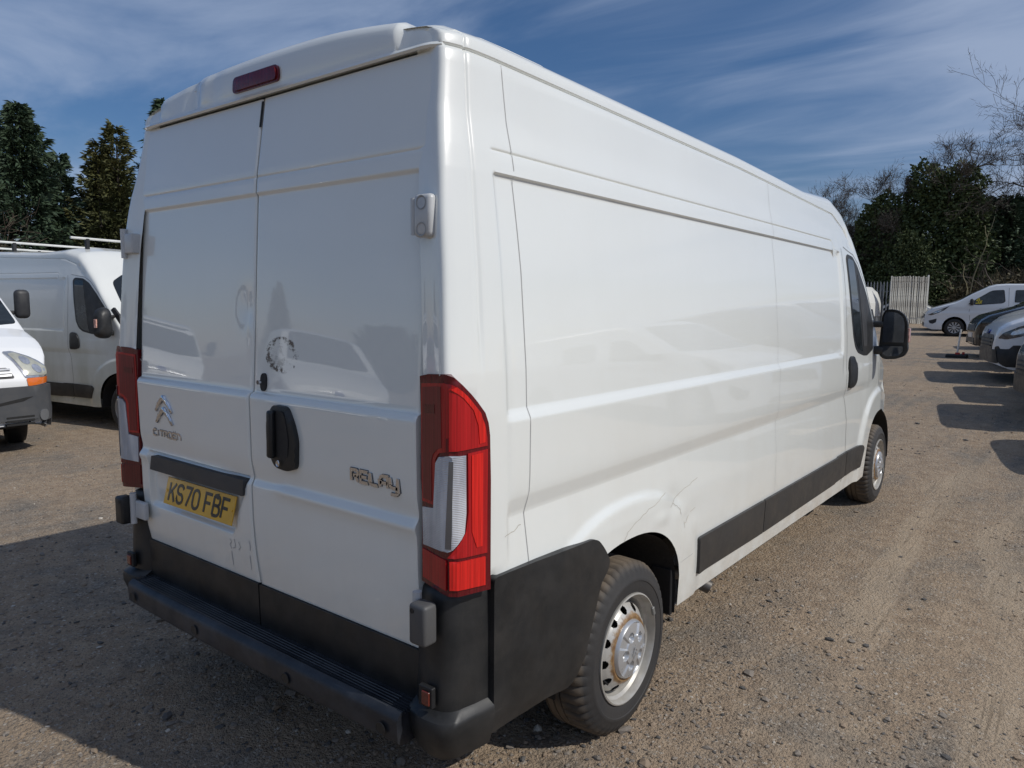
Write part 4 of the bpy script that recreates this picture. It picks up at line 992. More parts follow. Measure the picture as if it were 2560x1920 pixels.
CUS = dict(L=4.97, W=.985, ax=1.0, wb=2.93, zb=1.1, tumble=.17,
    prof=[(0, .66), (.01, .74), (.03, .84), (.08, .94), (.2, 1.02), (.5, 1.13), (.9, 1.24), (1.05, 1.30), (1.5, 1.58), (1.95, 1.84), (2.2, 1.90), (2.6, 1.915), (4.9, 1.90), (4.97, 1.84)],
    plan=[(0, .64), (.02, .73), (.08, .84), (.2, .92), (.45, .975), (.9, 1.0), (4.8, 1.0), (4.97, .96)], crown=[(0, .05), (.3, .09), (1.1, .10), (2.2, .085), (5, .07)],
    windows=[[(1.30, 1.28), (1.42, 1.34), (1.98, 1.70), (2.1, 1.75), (2.42, 1.76), (2.47, 1.30), (2.38, 1.22), (1.6, 1.20)]],
    headlamp=[(.04, .80), (.10, .90), (.32, 1.02), (.62, 1.12), (.78, 1.14), (.62, .98), (.40, .86), (.16, .79)],
    seams=[[(1.40, 1.22), (1.36, 1.0), (1.42, .62), (1.50, .42)], [(2.56, 1.82), (2.58, .40)], [(.70, 1.06), (.55, .80), (.56, .70)]],
    lower=[(.02, .30), (.02, .66), (.30, .69), (.56, .68), (.60, .30)], screen=[(-.80, 1.10), (-.68, 1.95), (.68, 1.95), (.80, 1.10), (.4, .96), (-.4, .96)],
    front=[('grille', [(-.52, .60), (.52, .60), (.60, .78), (.45, .86), (-.45, .86), (-.60, .78)], blackp, .010), ('front_bumper', [(-.80, .36), (.80, .36), (.74, .60), (-.74, .60)], blackp, .018)],
    slats=[.66, .72, .78], slw=.46, mir=(1.48, 1.32), badge=(0, .90, .085, .042, bluem), pz=.50)

# left edge of the photograph: nose of a white van with a grey bumper
NOSE = dict(L=5.2, W=.99, ax=.93, wb=3.2, zb=1.2, tumble=.14, turn=radians(-14),
    prof=[(0, .80), (.01, .83), (.04, .89), (.12, 1.0), (.28, 1.14), (.5, 1.25), (.78, 1.34), (1.1, 1.60), (1.6, 2.0), (1.85, 2.13), (2.3, 2.2), (5.1, 2.2), (5.2, 2.1)],
    plan=[(0, .74), (.02, .80), (.08, .88), (.2, .95), (.4, .99), (.8, 1.0), (5.1, 1.0), (5.2, .97)], crown=[(0, .03), (.3, .06), (.8, .07), (2, .10), (5.2, .1)],
    windows=[[(1.15, 1.42), (1.3, 1.52), (1.75, 1.92), (2.3, 1.98), (2.35, 1.40), (1.4, 1.34)]],
    seams=[[(1.1, 1.40), (1.1, .5)]], screen=[(-.93, .86), (-.84, 1.75), (.84, 1.75), (.93, .86), (.4, .76), (-.4, .76)],
    front=[('bumper_grey', [(-.80, .27), (.80, .27), (.86, .60), (.80, .775), (-.80, .775), (-.86, .60)], greyp, .05),
           ('grille', [(-.55, .87), (.55, .87), (.50, .98), (-.50, .98)], blackd, .012)],
    slats=[.895, .925, .955], slw=.52, slatmat=silver, mir=(1.30, 1.68), badge=(0, .925, .12, .05, bluem), pz=.50, mirmat=blackd, mirsize=(.17, .36))

# ------------------------------------------------------------ ground
class VNoise:
    def __init__(s, seed, n=256): s.g = np.random.default_rng(seed).random((n, n)).astype(np.float32); s.n = n
    def __call__(s, x, y):
        xi = np.floor(x).astype(int); yi = np.floor(y).astype(int); fx = x-xi; fy = y-yi
        fx = fx*fx*(3-2*fx); fy = fy*fy*(3-2*fy); g, n = s.g, s.n
        a = g[xi % n, yi % n]; b = g[(xi+1) % n, yi % n]; c = g[xi % n, (yi+1) % n]; d = g[(xi+1) % n, (yi+1) % n]
        return (a*(1-fx)+b*fx)*(1-fy)+(c*(1-fx)+d*fx)*fy
VN = [VNoise(k) for k in range(6)]
def fbm(x, y, sc, oct=4, k0=0):
    r = 0; a = 1; t = 0
    for i in range(oct): r = r+a*VN[(k0+i) % 6](x*sc+17.3*i, y*sc-9.1*i); t += a; a *= .5; sc *= 2.07
    return r/t
TY = [5, 8, 12.5, 17, 24, 31, 36, 39.5, 42, 60]; TZ_ = [0, .09, .31, .46, .57, .66, .85, 1.05, .55, .8]
def terr(y):
    y = np.asarray(y, float); return (np.interp(y-1, TY, TZ_)+np.interp(y, TY, TZ_)+np.interp(y+1, TY, TZ_))/3
def ground_z(x, y):
    x = np.asarray(x, float); y = np.asarray(y, float)
    near = np.exp(-((x-2)**2+(y-3)**2)/14**2)
    z = terr(y)+(fbm(x, y, .35, 3)-.5)*.05*(1-np.exp(-((x-0)**2/3.2**2+(y-3)**2/6**2)))
    z = z+near*((fbm(x, y, 2.2, 4, 1)-.5)*.018+np.maximum(0, fbm(x, y, 11, 3, 2)-.55)*.035*sstep(fbm(x, y, .8, 3, 4), .42, .62))
    # wheel tracks along the aisle
    for xc, ph in ((2.15, 0), (3.75, 1.), (1.6, 2.)):
        w = xc+.25*np.sin(y*.35+ph)+.02*y; z = z-near*.012*np.exp(-((x-w)/.11)**2)*(1+.25*np.sin(y*52+ph))
    return z
def graded(a, b, step, lo, hi, g=1.12):
    v = list(np.arange(a, b, step)); s = step; x = v[-1]
    while x < hi: s *= g; x += s; v.append(x)
    s = step; x = v[0]; l = []
    while x > lo: s *= g; x -= s; l.append(x)
    return np.array(l[::-1]+v)
xs = graded(-7.5, 4.2, .028, -600, 600); ys = graded(-1.6, 9, .028, -600, 900)
X, Y = np.meshgrid(xs, ys, indexing='ij'); Z = ground_z(X, Y); Z = np.minimum(Z, 1.6+0*Z)
nx, ny = X.shape; idx = np.arange(nx*ny).reshape(nx, ny)
Fg = np.stack([idx[:-1, :-1], idx[1:, :-1], idx[1:, 1:], idx[:-1, 1:]], -1).reshape(-1, 4)
def ground_mat():
    b = NB('gravel_dirt')
    big = b.noise(.55, 5, .6); med = b.noise(2.3, 7, .65); trk = b.noise(1.0, 5, .6, stretch=(6, .5, 1))
    f = b.rng(b.math('ADD', b.math('MULTIPLY', big, .6), b.math('ADD', b.math('MULTIPLY', med, .35), b.math('MULTIPLY', trk, .28))), .56, .80, 0, 1, True)
    dirt = b.mix(b.rng(b.noise(8, 6, .6), .3, .7), (.285, .208, .142), (.41, .315, .22))
    grav = b.mix(b.rng(b.noise(26, 6, .7), .35, .65), (.13, .116, .10), (.285, .26, .222))
    c = b.mix(f, dirt, grav)
    v1 = b.vor(70); v2 = b.vor(150); v3 = b.vor(38)
    c = b.mix(b.math('MULTIPLY', b.rng(v2, .45, .05, 0, .35), 1.), c, (.37, .32, .26))
    cell = b.n('ShaderNodeTexVoronoi'); cell.inputs['Scale'].default_value = 95; b.l(b.co(), cell.inputs['Vector'])
    sc = b.n('ShaderNodeSeparateColor'); b.l(cell.outputs['Color'], sc.inputs[0])
    c = b.mix(b.rng(sc.outputs[0], .80, .95, 0, .5), c, (.07, .065, .06)); c = b.mix(b.rng(sc.outputs[1], .93, .96, 0, .6), c, (.50, .46, .40))
    sx = b.n('ShaderNodeSeparateXYZ'); b.l(b.co(), sx.inputs[0]); lane = b.math('ADD', sx.outputs[0], b.math('MULTIPLY', b.math('SUBTRACT', b.noise(.22, 2), .5), 2.2))
    tr = None
    for xc in (1.55, 2.15, 2.6, 3.6): 
        q = b.rng(b.math('ABSOLUTE', b.math('SUBTRACT', lane, xc)), .13, .07, 0, 1, True); tr = q if tr is None else b.math('MAXIMUM', tr, q)
    tr = b.math('MULTIPLY', tr, b.rng(b.noise(.8, 4), .38, .58)); rib = b.noise(1, 3, .6, stretch=(34, 1.2, 1))
    c = b.mix(b.math('MULTIPLY', tr, .55), c, (.43, .345, .25)); c = b.mix(b.math('MULTIPLY', tr, b.rng(rib, .55, .66, 0, .55)), c, (.15, .115, .08))
    # darker damp patches
    wet = b.rng(b.noise(.9, 4, .6, dist=.6), .68, .76, 0, .5, True); c = b.mix(wet, c, (.085, .065, .05))
    far = b.rng(b.noise(5.5, 6, .72), .35, .68); c = b.mix(b.math('MULTIPLY', f, b.rng(b.noise(9, 7, .75), .48, .68, 0, .7)), c, (.12, .105, .088)); c = b.mix(b.rng(b.noise(6, 7, .75, stretch=(1, 1.2, 1)), .56, .72, 0, .45), c, (.40, .35, .28))
    h = b.math('ADD', b.math('MULTIPLY', v1, -.5), b.math('ADD', b.math('MULTIPLY', v2, -.35), b.math('ADD', b.math('MULTIPLY', v3, -.35), b.math('MULTIPLY', b.noise(12, 9, .75), 1.6))))
    b.bump(h, .85, .020); b.set(Base_Color=c, Roughness=.95, Specular_IOR_Level=.25); return b.m
gm = ground_mat()
g = mobj('ground', np.stack([X, Y, Z], -1).reshape(-1, 3), Fg, gm, None, True, kind='structure')

# loose stones
ico = bmesh.new(); bmesh.ops.create_icosphere(ico, subdivisions=1, radius=1); ico.verts.ensure_lookup_table()
IV = np.array([v.co[:] for v in ico.verts]); IF = np.array([[v.index for v in f.verts] for f in ico.faces]); ico.free()
def stones(name, n, rmin, rmax, smed, ssig, smax, mats, seed):
    r_ = np.random.default_rng(seed)
    r = np.exp(r_.uniform(math.log(rmin), math.log(rmax), n)); a = r_.uniform(radians(-55), radians(42), n)+yaw*1.0
    d = np.array([-np.sin(a), np.cos(a)]); x = 2.4+r*d[0]; y = -1.5+r*d[1]
    dens = sstep(fbm(x, y, .8, 3, 4), .36, .62)*.85+.15*(fbm(x, y, 3, 2, 3) > .5)
    keep = r_.random(n) < dens; x, y = x[keep], y[keep]; m = len(x)
    z = ground_z(x, y); s = np.minimum(smax, smed*np.exp(r_.normal(0, ssig, m)))
    jit = 1+r_.uniform(-.32, .32, (m, 12, 1)); V = IV[None]*jit*(s[:, None]*np.array([1, 1, 1]))[:, None, :] if False else IV[None]*jit
    sc = np.stack([s*r_.uniform(.8, 1.5, m), s*r_.uniform(.7, 1.2, m), s*r_.uniform(.45, .8, m)], -1)
    V = V*sc[:, None, :]; th = r_.uniform(0, 2*pi, m); c, q = np.cos(th)[:, None], np.sin(th)[:, None]
    V = np.stack([V[..., 0]*c-V[..., 1]*q, V[..., 0]*q+V[..., 1]*c, V[..., 2]], -1)+np.stack([x, y, z+s*.18], -1)[:, None, :]
    F = (IF[None]+(np.arange(m)*12)[:, None, None]).reshape(-1, 3)
    o = mobj(name, V.reshape(-1, 3), F, mats, None, False, kind='stuff')
    mi = np.repeat(r_.choice(len(mats), m, p=[.5, .3, .17, .03]), 20).astype(np.int32); o.data.polygons.foreach_set('material_index', mi); return o
sm_ = [plain('grey_stone', (.21, .18, .15), .85, scale=20), plain('brown_stone', (.27, .205, .145), .85, scale=20), plain('dark_stone', (.09, .085, .08), .85, scale=20), plain('pale_stone', (.46, .42, .36), .8, scale=20)]
stones('gravel', 46000, 1.3, 26, .0050, .42, .016, sm_, 3)
stones('loose_stones', 2800, 1.3, 22, .0115, .40, .032, sm_, 5)

# ------------------------------------------------------------ trees
def foliage_mat(name, a, b_, c_):
    b = NB(name); f = b.rng(b.noise(.55, 5, .6), .35, .65); f2 = b.rng(b.noise(5, 4, .7), .35, .7)
    b.set(Base_Color=b.mix(f2, b.mix(f, a, b_), c_), Roughness=.65, Specular_IOR_Level=.3); return b.m
conm = foliage_mat('dark_conifer_needles', (.038, .068, .038), (.072, .108, .052), (.052, .078, .052))
goldm = foliage_mat('golden_conifer_needles', (.060, .072, .026), (.15, .135, .045), (.042, .055, .024))
ivym = foliage_mat('ivy_leaves', (.058, .088, .030), (.115, .14, .05), (.046, .064, .026))
ivyb = foliage_mat('brownish_ivy_leaves', (.045, .045, .026), (.075, .062, .038), (.036, .038, .022))
barkm = plain('dark_bark', (.055, .045, .036), .9, scale=10, bump=.3); twigm = plain('grey_twig', (.075, .062, .050), .9); brushm = plain('brown_brush_twig', (.085, .064, .045), .9, var=.4, scale=1.2)
def blades(P, D, L, Wd, r_, droop=0.):
    """one pointed blade at each P along D: returns triangles (two per blade, folded)"""
    n = len(P); D = D/np.linalg.norm(D, axis=1, keepdims=True); U = r_.normal(size=(n, 3)); S = np.cross(D, U); S /= np.linalg.norm(S, axis=1, keepdims=True)+1e-9
    L = np.broadcast_to(L, (n,))[:, None]; Wd = np.broadcast_to(Wd, (n,))[:, None]
    mid = P+D*L*.45; tip = P+D*L; tip[:, 2] -= droop*L[:, 0]
    V = np.stack([P, mid+S*Wd/2, tip, mid-S*Wd/2], 1).reshape(-1, 3); i = np.arange(n)*4
    F = np.stack([i, i+1, i+2, i+3], -1); return V, F
def conifer(loc, H, Wd, label, mat, seed, lean=0, nb=260, per=70, base=.06, taper=.8, group=None, up=.15, bl=.26, name='conifer_tree', stems=1):
    r_ = np.random.default_rng(seed); root = empty(name, loc, r_.uniform(0, 6), label=label, category='tree')
    if group: root['group'] = group
    tr = MB(); offs = [(0, 0, 1.)] if stems == 1 else [(r_.uniform(-1, 1)*Wd*.28, r_.uniform(-1, 1)*Wd*.28, r_.uniform(.72, 1)) for _ in range(stems)]
    VV = []; FF = []; nv = 0
    for ox, oy, hs in offs:
        h = H*hs; tr.tube([(ox*.6, oy*.6, -.3), (ox, oy, h*.4), (ox*1.05, oy*1.05, h*.96)], [.16*h/9, .11*h/9, .015], 8)
        nbb = nb//len(offs); wd = Wd*(1 if stems == 1 else .62)
        for k in range(nbb):
            t = base+(1-base)*(k+r_.random())/nbb; az = k*2.4+r_.normal(0, .3)
            ln = wd*(1-t)**taper*r_.uniform(.50, 1.22)+.12
            z0 = h*t; m = per if ln > .6 else per//2
            d = np.array([cos(az), sin(az), 0]); s = np.sort(r_.uniform(.12, 1, m)); 
            c = np.array([ox, oy, z0])+d*ln*s[:, None]; c[:, 2] += ln*(-.10*s+(up+.18)*s**2)*1.1
            spread = .26*ln*(1-s)*.9+.05; side = np.array([-sin(az), cos(az), 0])
            o = r_.normal(0, 1, m)*spread; c = c+side*o[:, None]; c[:, 2] += r_.normal(0, .05, m)-abs(o)*.25
            D = d*r_.uniform(.5, 1.2, (m, 1))+side*np.sign(o)[:, None]*r_.uniform(.1, 1, (m, 1)); D[:, 2] += r_.normal(-.05+up, .35, m)
            V, F = blades(c, D, bl*r_.uniform(.6, 1.3, m), bl*.30, r_, .2); VV.append(V); FF.append(F+nv); nv += len(V)
            if ln > .5: tr.tube([(ox, oy, z0), tuple(np.array([ox, oy, z0])+d*ln*.5+np.array([0, 0, -.02*ln])), tuple(np.array([ox, oy, z0])+d*ln*.9+np.array([0, 0, ln*(up+.02)]))], [.018, .010, .004], 3, cap=False)
    mobj('crown', np.concatenate(VV), np.concatenate(FF), mat, root); tr.build('trunk', barkm, root)
    return root
def branches(r_, p0, d0, L, rad, depth, out, tips, spread=.55, up=.10, shrink=.74, kids=(2, 4), wig=.16):
    p = np.array(p0, float); d = np.array(d0, float); pts = [p.copy()]; n = 4; rr = [rad]
    for i in range(n):
        d = d+r_.normal(0, wig, 3); d[2] += up*.3; d /= np.linalg.norm(d); p = p+d*L/n; pts.append(p.copy()); rr.append(rad*(1-.42*(i+1)/n))
    out.append((pts, rr, depth))
    if depth == 0: tips.append((p.copy(), d.copy())); return
    k = r_.integers(kids[0], kids[1]+1)
    for j in range(k):
        i = r_.integers(1, n+1) if j else n
        q = pts[i]; a = r_.normal(0, spread, 3); dd = d+a; dd[2] += up; dd /= np.linalg.norm(dd)
        branches(r_, q, dd, L*shrink*r_.uniform(.7, 1.15), rr[i]*(.72 if j else .85), depth-1, out, tips, spread, up, shrink, kids, wig)
def tree_tubes(out, minr=.005):
    V = []; F = []; nv = 0
    for pts, rr, dep in out:
        n = 7 if dep >= 4 else (4 if dep >= 2 else 3); m = len(pts)
        for i, p in enumerate(pts):
            t = pts[min(i+1, m-1)]-pts[max(i-1, 0)]; t = t/(np.linalg.norm(t)+1e-9); a = np.cross(t, [0.31, .17, .93]); a /= np.linalg.norm(a)+1e-9; b = np.cross(t, a); r = max(rr[i], minr)
            for k in range(n): V.append(p+(a*cos(2*pi*k/n)+b*sin(2*pi*k/n))*r)
        for i in range(m-1):
            for k in range(n): F.append((nv+i*n+k, nv+i*n+(k+1) % n, nv+(i+1)*n+(k+1) % n, nv+(i+1)*n+k))
        nv += m*n
    return V, F
def ivy_tree(loc, H, Rr, label, seed, mat, twig=3.0, ncl=26, per=520, leaf=.19, trunk_h=.55, group=None, blobs=None, name='ivy_covered_tree', depth=5, kids=(2, 3)):
    r_ = np.random.default_rng(seed); root = empty(name, loc, 0, label=label, category='tree')
    if group: root['group'] = group
    out = []; tips = []
    branches(r_, (0, 0, -.3), (r_.normal(0, .03), r_.normal(0, .03), 1), H*trunk_h, .20*H/10, 0, out, tips, wig=.05)
    top_ = out[0][0][-1]; out[0] = (out[0][0], out[0][1], 9)
    for j in range(6):
        st = out[0][0][3+j % 2]; a = r_.uniform(0, 2*pi); branches(r_, st, (cos(a)*.75, sin(a)*.75, 1.), H*.13*r_.uniform(.8, 1.2), .055*H/10, depth, out, tips, .50, .10, .80, kids)
    V, F = tree_tubes(out, .010); mobj('trunk', V, F, twigm, root)
    if tips: V, F = twig_cloud(tips[1:] or tips, r_, 9); mobj('bare_twigs', V, F, twigm, root)
    VV = []; FF = []; nv = 0
    blobs = blobs or [(r_.normal(0, Rr*.38), r_.normal(0, Rr*.38), H*r_.uniform(.03, .80), Rr*r_.uniform(.30, .6)) for _ in range(ncl)]
    for bx, by, bz, br in blobs:
        k = int(per*(br/.9)**1.6)+60; d = r_.normal(size=(k, 3)); d /= np.linalg.norm(d, axis=1, keepdims=True); d[:, 2] *= 1.25
        rad = br*(.72+.34*r_.random(k))*(1+.22*np.sin(d[:, 0]*7+seed+bx*3)*np.cos(d[:, 2]*6+bz))
        c = np.array([bx, by, bz])+d*rad[:, None]; D = d+r_.normal(0, .9, (k, 3)); D[:, 2] -= .3
        V, F = blades(c, D, leaf*r_.uniform(.6, 1.4, k), leaf*.72, r_); VV.append(V); FF.append(F+nv); nv += len(V)
    mobj('crown', np.concatenate(VV), np.concatenate(FF), mat, root)
    return root
def twig_cloud(tips, r_, k=9, L=.40, sp=.22):
    P = np.array([t[0] for t in tips]); D = np.array([t[1] for t in tips]); n = len(P)*k
    P = np.repeat(P, k, 0)-np.repeat(D, k, 0)*r_.uniform(0, .5, (n, 1))+r_.normal(0, sp*.5, (n, 3)); D = np.repeat(D, k, 0)+r_.normal(0, .75, (n, 3))
    return blades(P, D, L*r_.uniform(.5, 1.4, n), .017, r_)
def bare_tree(loc, H, label, seed, d0=(0, 0, 1), depth=6, kids=(2, 4), mat=None, rad=.22, up=.10, spread=.5, L0=None, buds=True, name='bare_tree', minr=.006, shrink=.76, budmat=None):
    r_ = np.random.default_rng(seed); root = empty(name, loc, 0, label=label, category='tree'); out = []; tips = []
    branches(r_, (0, 0, -.3), d0, L0 or H*.30, rad, depth, out, tips, spread, up, shrink, kids)
    V, F = tree_tubes(out, minr); mobj('trunk', V, F, mat or twigm, root)
    if buds and tips:
        P = np.array([t[0] for t in tips]); D = np.array([t[1] for t in tips]); k = 7
        P = np.repeat(P, k, 0)+r_.normal(0, .10, (len(P)*k, 3)); D = np.repeat(D, k, 0)+r_.normal(0, .8, (len(P), 3))
        V, F = twig_cloud(tips, r_); mobj('crown', V, F, budmat or twigm, root)
    return root
def brush(name, x0, x1, y0, y1, h, n, seed, mat, label=None, leafy=0, z0=None, lm=None):
    r_ = np.random.default_rng(seed); x = r_.uniform(x0, x1, n); y = r_.uniform(y0, y1, n); z = terr(y) if z0 is None else np.full(n, z0)
    hh = h*(.55+.45*fbm(x, y, .45, 3, 2)*1.6)
    base = np.stack([x, y, z+hh*r_.random(n)*.85], -1); D = r_.normal(0, .7, (n, 3)); D[:, 2] += .55
    V, F = blades(base, D, r_.uniform(.4, 1.3, n), r_.uniform(.012, .035, n), r_)
    o = mobj(name, V, F, [mat, lm or mat], None, kind='stuff')
    if leafy:
        kk = r_.integers(0, n, leafy); base = np.stack([x[kk]+r_.normal(0, .2, leafy), y[kk], z[kk]+hh[kk]*r_.random(leafy)*.95], -1); D = r_.normal(0, 1, (leafy, 3)); V, F = blades(base, D, r_.uniform(.12, .3, leafy), .13, r_); mobj(name+'_leaves', V, F, lm or mat, None, kind='stuff')
    return o

# ------------------------------------------------------------ place everything
relay_van('panel_van', 'large clean white high-roof panel van filling the picture, seen from its right rear corner', white_main)
bvan, _ = relay_van('panel_van', 'grimy white high-roof van with white roof bars, parked behind the nose with grey bumper', white_dirty, (-13.197, 2.953, -.06), -1.379, detail=False)
for k, yb in enumerate((4.15, 2.35, .8)):
    MB().tube([(-1.05, yb, 2.675), (.86, yb, 2.675)], .017, 10).build('roof_bar', galv, bvan)
    for xx in (-.66, .62): MB().box((xx, yb, 2.60), (.05, .05, .15), bev=.008).build('bar_foot', blackp, bvan)
th = -1.379
nose = panel_van_small('parked_van', 'white van at the left edge with grey bumper, amber-cornered headlamp and blue grille badge', (-6.82, .89, 0), th-.14, paint('bright_white_paint', (.82, .83, .83), .12), NOSE, platetext='')
fn = lambda u, v: None
body = [c for c in nose.children if c.name.startswith('body')][0]
bv = BVHTree.FromPolygons([v.co for v in body.data.vertices], [tuple(p.vertices) for p in body.data.polygons])
for s in (1, -1):
    def ff(u, v, s=s):
        # oblique lookup of the front corner: u across, cast along the corner's direction
        d = Vector((-s*.55, -1, 0)).normalized(); o = Vector((u, 0, v))-d*3
        h = bv.ray_cast(o, d); 
        if h[0] is None: h = bv.find_nearest(Vector((u, -.2, v)))
        n = h[1]; return h[0], (n if n.dot(d) < 0 else -n)
    hl = patch('headlamp', rounded([(s*p[0], p[1]) for p in [(.66, .86), (.64, 1.15), (.74, 1.155), (.86, 1.09), (.95, .98), (.975, .865)]], .025), ff, lampw, nose, .010, -.02, .05, bulge=.01)
    patch('headlamp_glass', rounded([(s*p[0], p[1]) for p in [(.68, .88), (.665, 1.12), (.74, 1.13), (.84, 1.07), (.925, .97), (.945, .885)]], .02), ff, plain('hazy_lamp_glass', (.50, .50, .42), .15, .2, 1, var=.35, scale=9), hl, .022, .01, .05, bulge=.006)
    for cx, cz in ((.76, 1.04), (.82, .95)): 
        pts = [(s*(cx+.045*cos(2*pi*k/16)), cz+.045*sin(2*pi*k/16)) for k in range(16)]; patch('lamp_bowl', pts, ff, lampw, hl, .032, .02, .03)
    patch('indicator', rounded([(s*p[0], p[1]) for p in [(.67, .775), (.665, .855), (.975, .865), (.985, .80)]], .012), ff, amber, nose, .014, -.01, .05)
    patch('bumper_grey', rounded([(s*p[0], p[1]) for p in [(.66, .27), (.66, .765), (.99, .785), (1.05, .70), (1.06, .50), (1.00, .30)]], .03), ff, greyp, nose, .045, -.03, .07)
    pts = [(s*(.80+.062*cos(2*pi*k/20)), .44+.062*sin(2*pi*k/20)) for k in range(20)]; patch('fog_blank', pts, ff, plain('pale_grey_blank', (.13, .135, .14), .5), nose, .058, 0, .04)
    for z in (.36, .40, .44): patch('bumper_slot', rounded([(s*.42, z-.010), (s*.70, z-.010), (s*.70, z+.012), (s*.42, z+.012)], .006, 2), ff, darkgap, nose, .052, 0, .08)
    patch('bumper_slot', rounded([(s*.30, .60), (s*.62, .655), (s*.70, .66), (s*.60, .615), (s*.30, .57)], .006, 2), ff, darkgap, nose, .053, 0, .06)
# right-hand row, noses towards the aisle
row = 'vans parked in a row along the right side of the aisle'
def at(x, y): return (x, y, float(terr(y))-.01)
rz0 = radians(90+14)
silverw = paint('pale_silver_white_paint', (.66, .69, .72), .1)
blackpaint = paint('black_van_paint', (.008, .008, .009), .04, (.06, .055, .05), rough=.25)
navy = paint('dark_blue_grey_paint', (.030, .038, .055), .15, rough=.3)
viv = panel_van_small('parked_van', 'pale white crew van seen side-on with ten-spoke wheel, farthest of the right-hand row', at(-2.62, 31.0), rz0-.05, silverw, VIV, group=row)
for ln in ([(1.62, 1.32), (1.70, 1.42), (1.74, 1.30)], [(1.60, 1.24), (1.80, 1.25)], [(1.66, 1.36), (1.72, 1.22), (1.80, 1.34)]):
    f2 = lambda u, v: (Vector((-.955+.02-.10*max(0, v-1.08), -u, v)), Vector((-1, 0, 0))); ribbon(ln, f2, .03, 'yellow_writing', plain('yellow_marker', (.72, .60, .05), .5), viv, .012)
panel_van_small('parked_van', 'black van with sloping bonnet, right beside the pale crew van', at(.14, 20.0), rz0, blackpaint, VIV, platetext='', group=row)
panel_van_small('parked_van', 'white van with large swept headlamp and black lower bumper, in the right-hand row', at(.95, 14.9), rz0, paint('clean_white_paint_two', (.76, .78, .80), .1), CUS, platetext='', group=row)
panel_van_small('parked_van', 'white van mostly cut off by the right edge, beside the dark nose with white plate', at(1.74, 12.75), rz0, white, CUS, group=row)
panel_van_small('parked_van', 'dark blue van nose with white number plate at the right edge, nearest of the row', at(1.80, 10.6), rz0, navy, dict(CUS, badge=(0, .90, .06, .04, chrome)), platetext='', group=row)
panel_van_small('parked_van', 'white van nose half hidden between the black van and the one with swept headlamp', at(.86, 17.3), rz0, white, CUS, group=row)
for x, y in ((2.62, 8.3),):
    panel_van_small('parked_van', 'white van nearest on the right, outside the picture, casting a rounded shadow', at(x, y), rz0, white, VIV, group=row)
# dark car nose beside the crew van, small white car and white estate by the fence
CAR = dict(L=4.2, W=.86, ax=.85, wb=2.5, zb=.90, tumble=.30,
    prof=[(0, .52), (.01, .58), (.05, .66), (.2, .74), (.6, .84), (1.0, .92), (1.15, .97), (1.6, 1.22), (1.95, 1.38), (2.3, 1.42), (3.2, 1.40), (3.7, 1.15), (4.05, .98), (4.2, .80)],
    plan=[(0, .66), (.03, .75), (.1, .85), (.3, .94), (.7, 1.0), (3.7, 1.0), (4.1, .93), (4.2, .85)], crown=[(0, .05), (1.1, .06), (2.2, .07), (4.2, .06)],
    windows=[[(1.45, .98), (1.75, 1.20), (2.0, 1.32), (2.35, 1.34), (2.38, .97)], [(2.44, .97), (2.42, 1.34), (3.1, 1.33), (3.5, 1.12), (3.45, .98)]],
    headlamp=[(.06, .60), (.1, .68), (.5, .80), (.45, .70), (.2, .60)], seams=[[(1.35, .92), (1.35, .4)], [(2.42, 1.36), (2.42, .35)]], screen=[(-.66, 1.12), (-.56, 1.92), (.56, 1.92), (.66, 1.12), (.3, 1.04), (-.3, 1.04)],
    front=[('grille', [(-.4, .50), (.4, .50), (.4, .60), (-.4, .60)], blackp, .012)], mir=(1.45, .98), tail=[(3.95, .80), (3.95, .95), (4.18, .92), (4.18, .78)], pz=.45)
def car(name, label, loc, rz, m, st, cat='car'):
    o = panel_van_small(name, label, loc, rz, m, st, platetext=''); o['category'] = cat; return o
car('parked_car', 'black car nose showing just beyond the pale crew van', at(-3.15, 34.2), rz0, paint('black_car_paint', (.012, .013, .015), .1, rough=.25), CAR)
car('parked_car', 'black low car behind the black van, in front of the pale crew van', at(.10, 23.5), rz0, blackpaint, CAR)
car('parked_car', 'small white car showing its cabin just right of the pale gate', at(-7.7, 42.6), radians(85), white, CAR)
EST = dict(CAR, L=4.5, W=.90, zb=1.0, tumble=.20,
    prof=[(0, .6), (.05, .75), (.3, .92), (.9, 1.05), (1.2, 1.12), (1.9, 1.62), (2.3, 1.70), (4.1, 1.68), (4.35, 1.45), (4.46, 1.1), (4.5, .9)],
    windows=[[(1.5, 1.10), (2.0, 1.50), (2.5, 1.55), (2.5, 1.10)], [(2.6, 1.10), (2.6, 1.55), (3.3, 1.54), (3.3, 1.10)], [(3.4, 1.10), (3.4, 1.56), (4.16, 1.53), (4.33, 1.16), (4.30, 1.10)]], tail=[(4.30, .84), (4.34, 1.10), (4.44, 1.10), (4.50, .84)], mir=(1.5, 1.12))
car('parked_car', 'white estate car with red rear lamp, glimpsed between the large van and its door mirror', at(-10.2, 38.3), radians(80), white, EST)

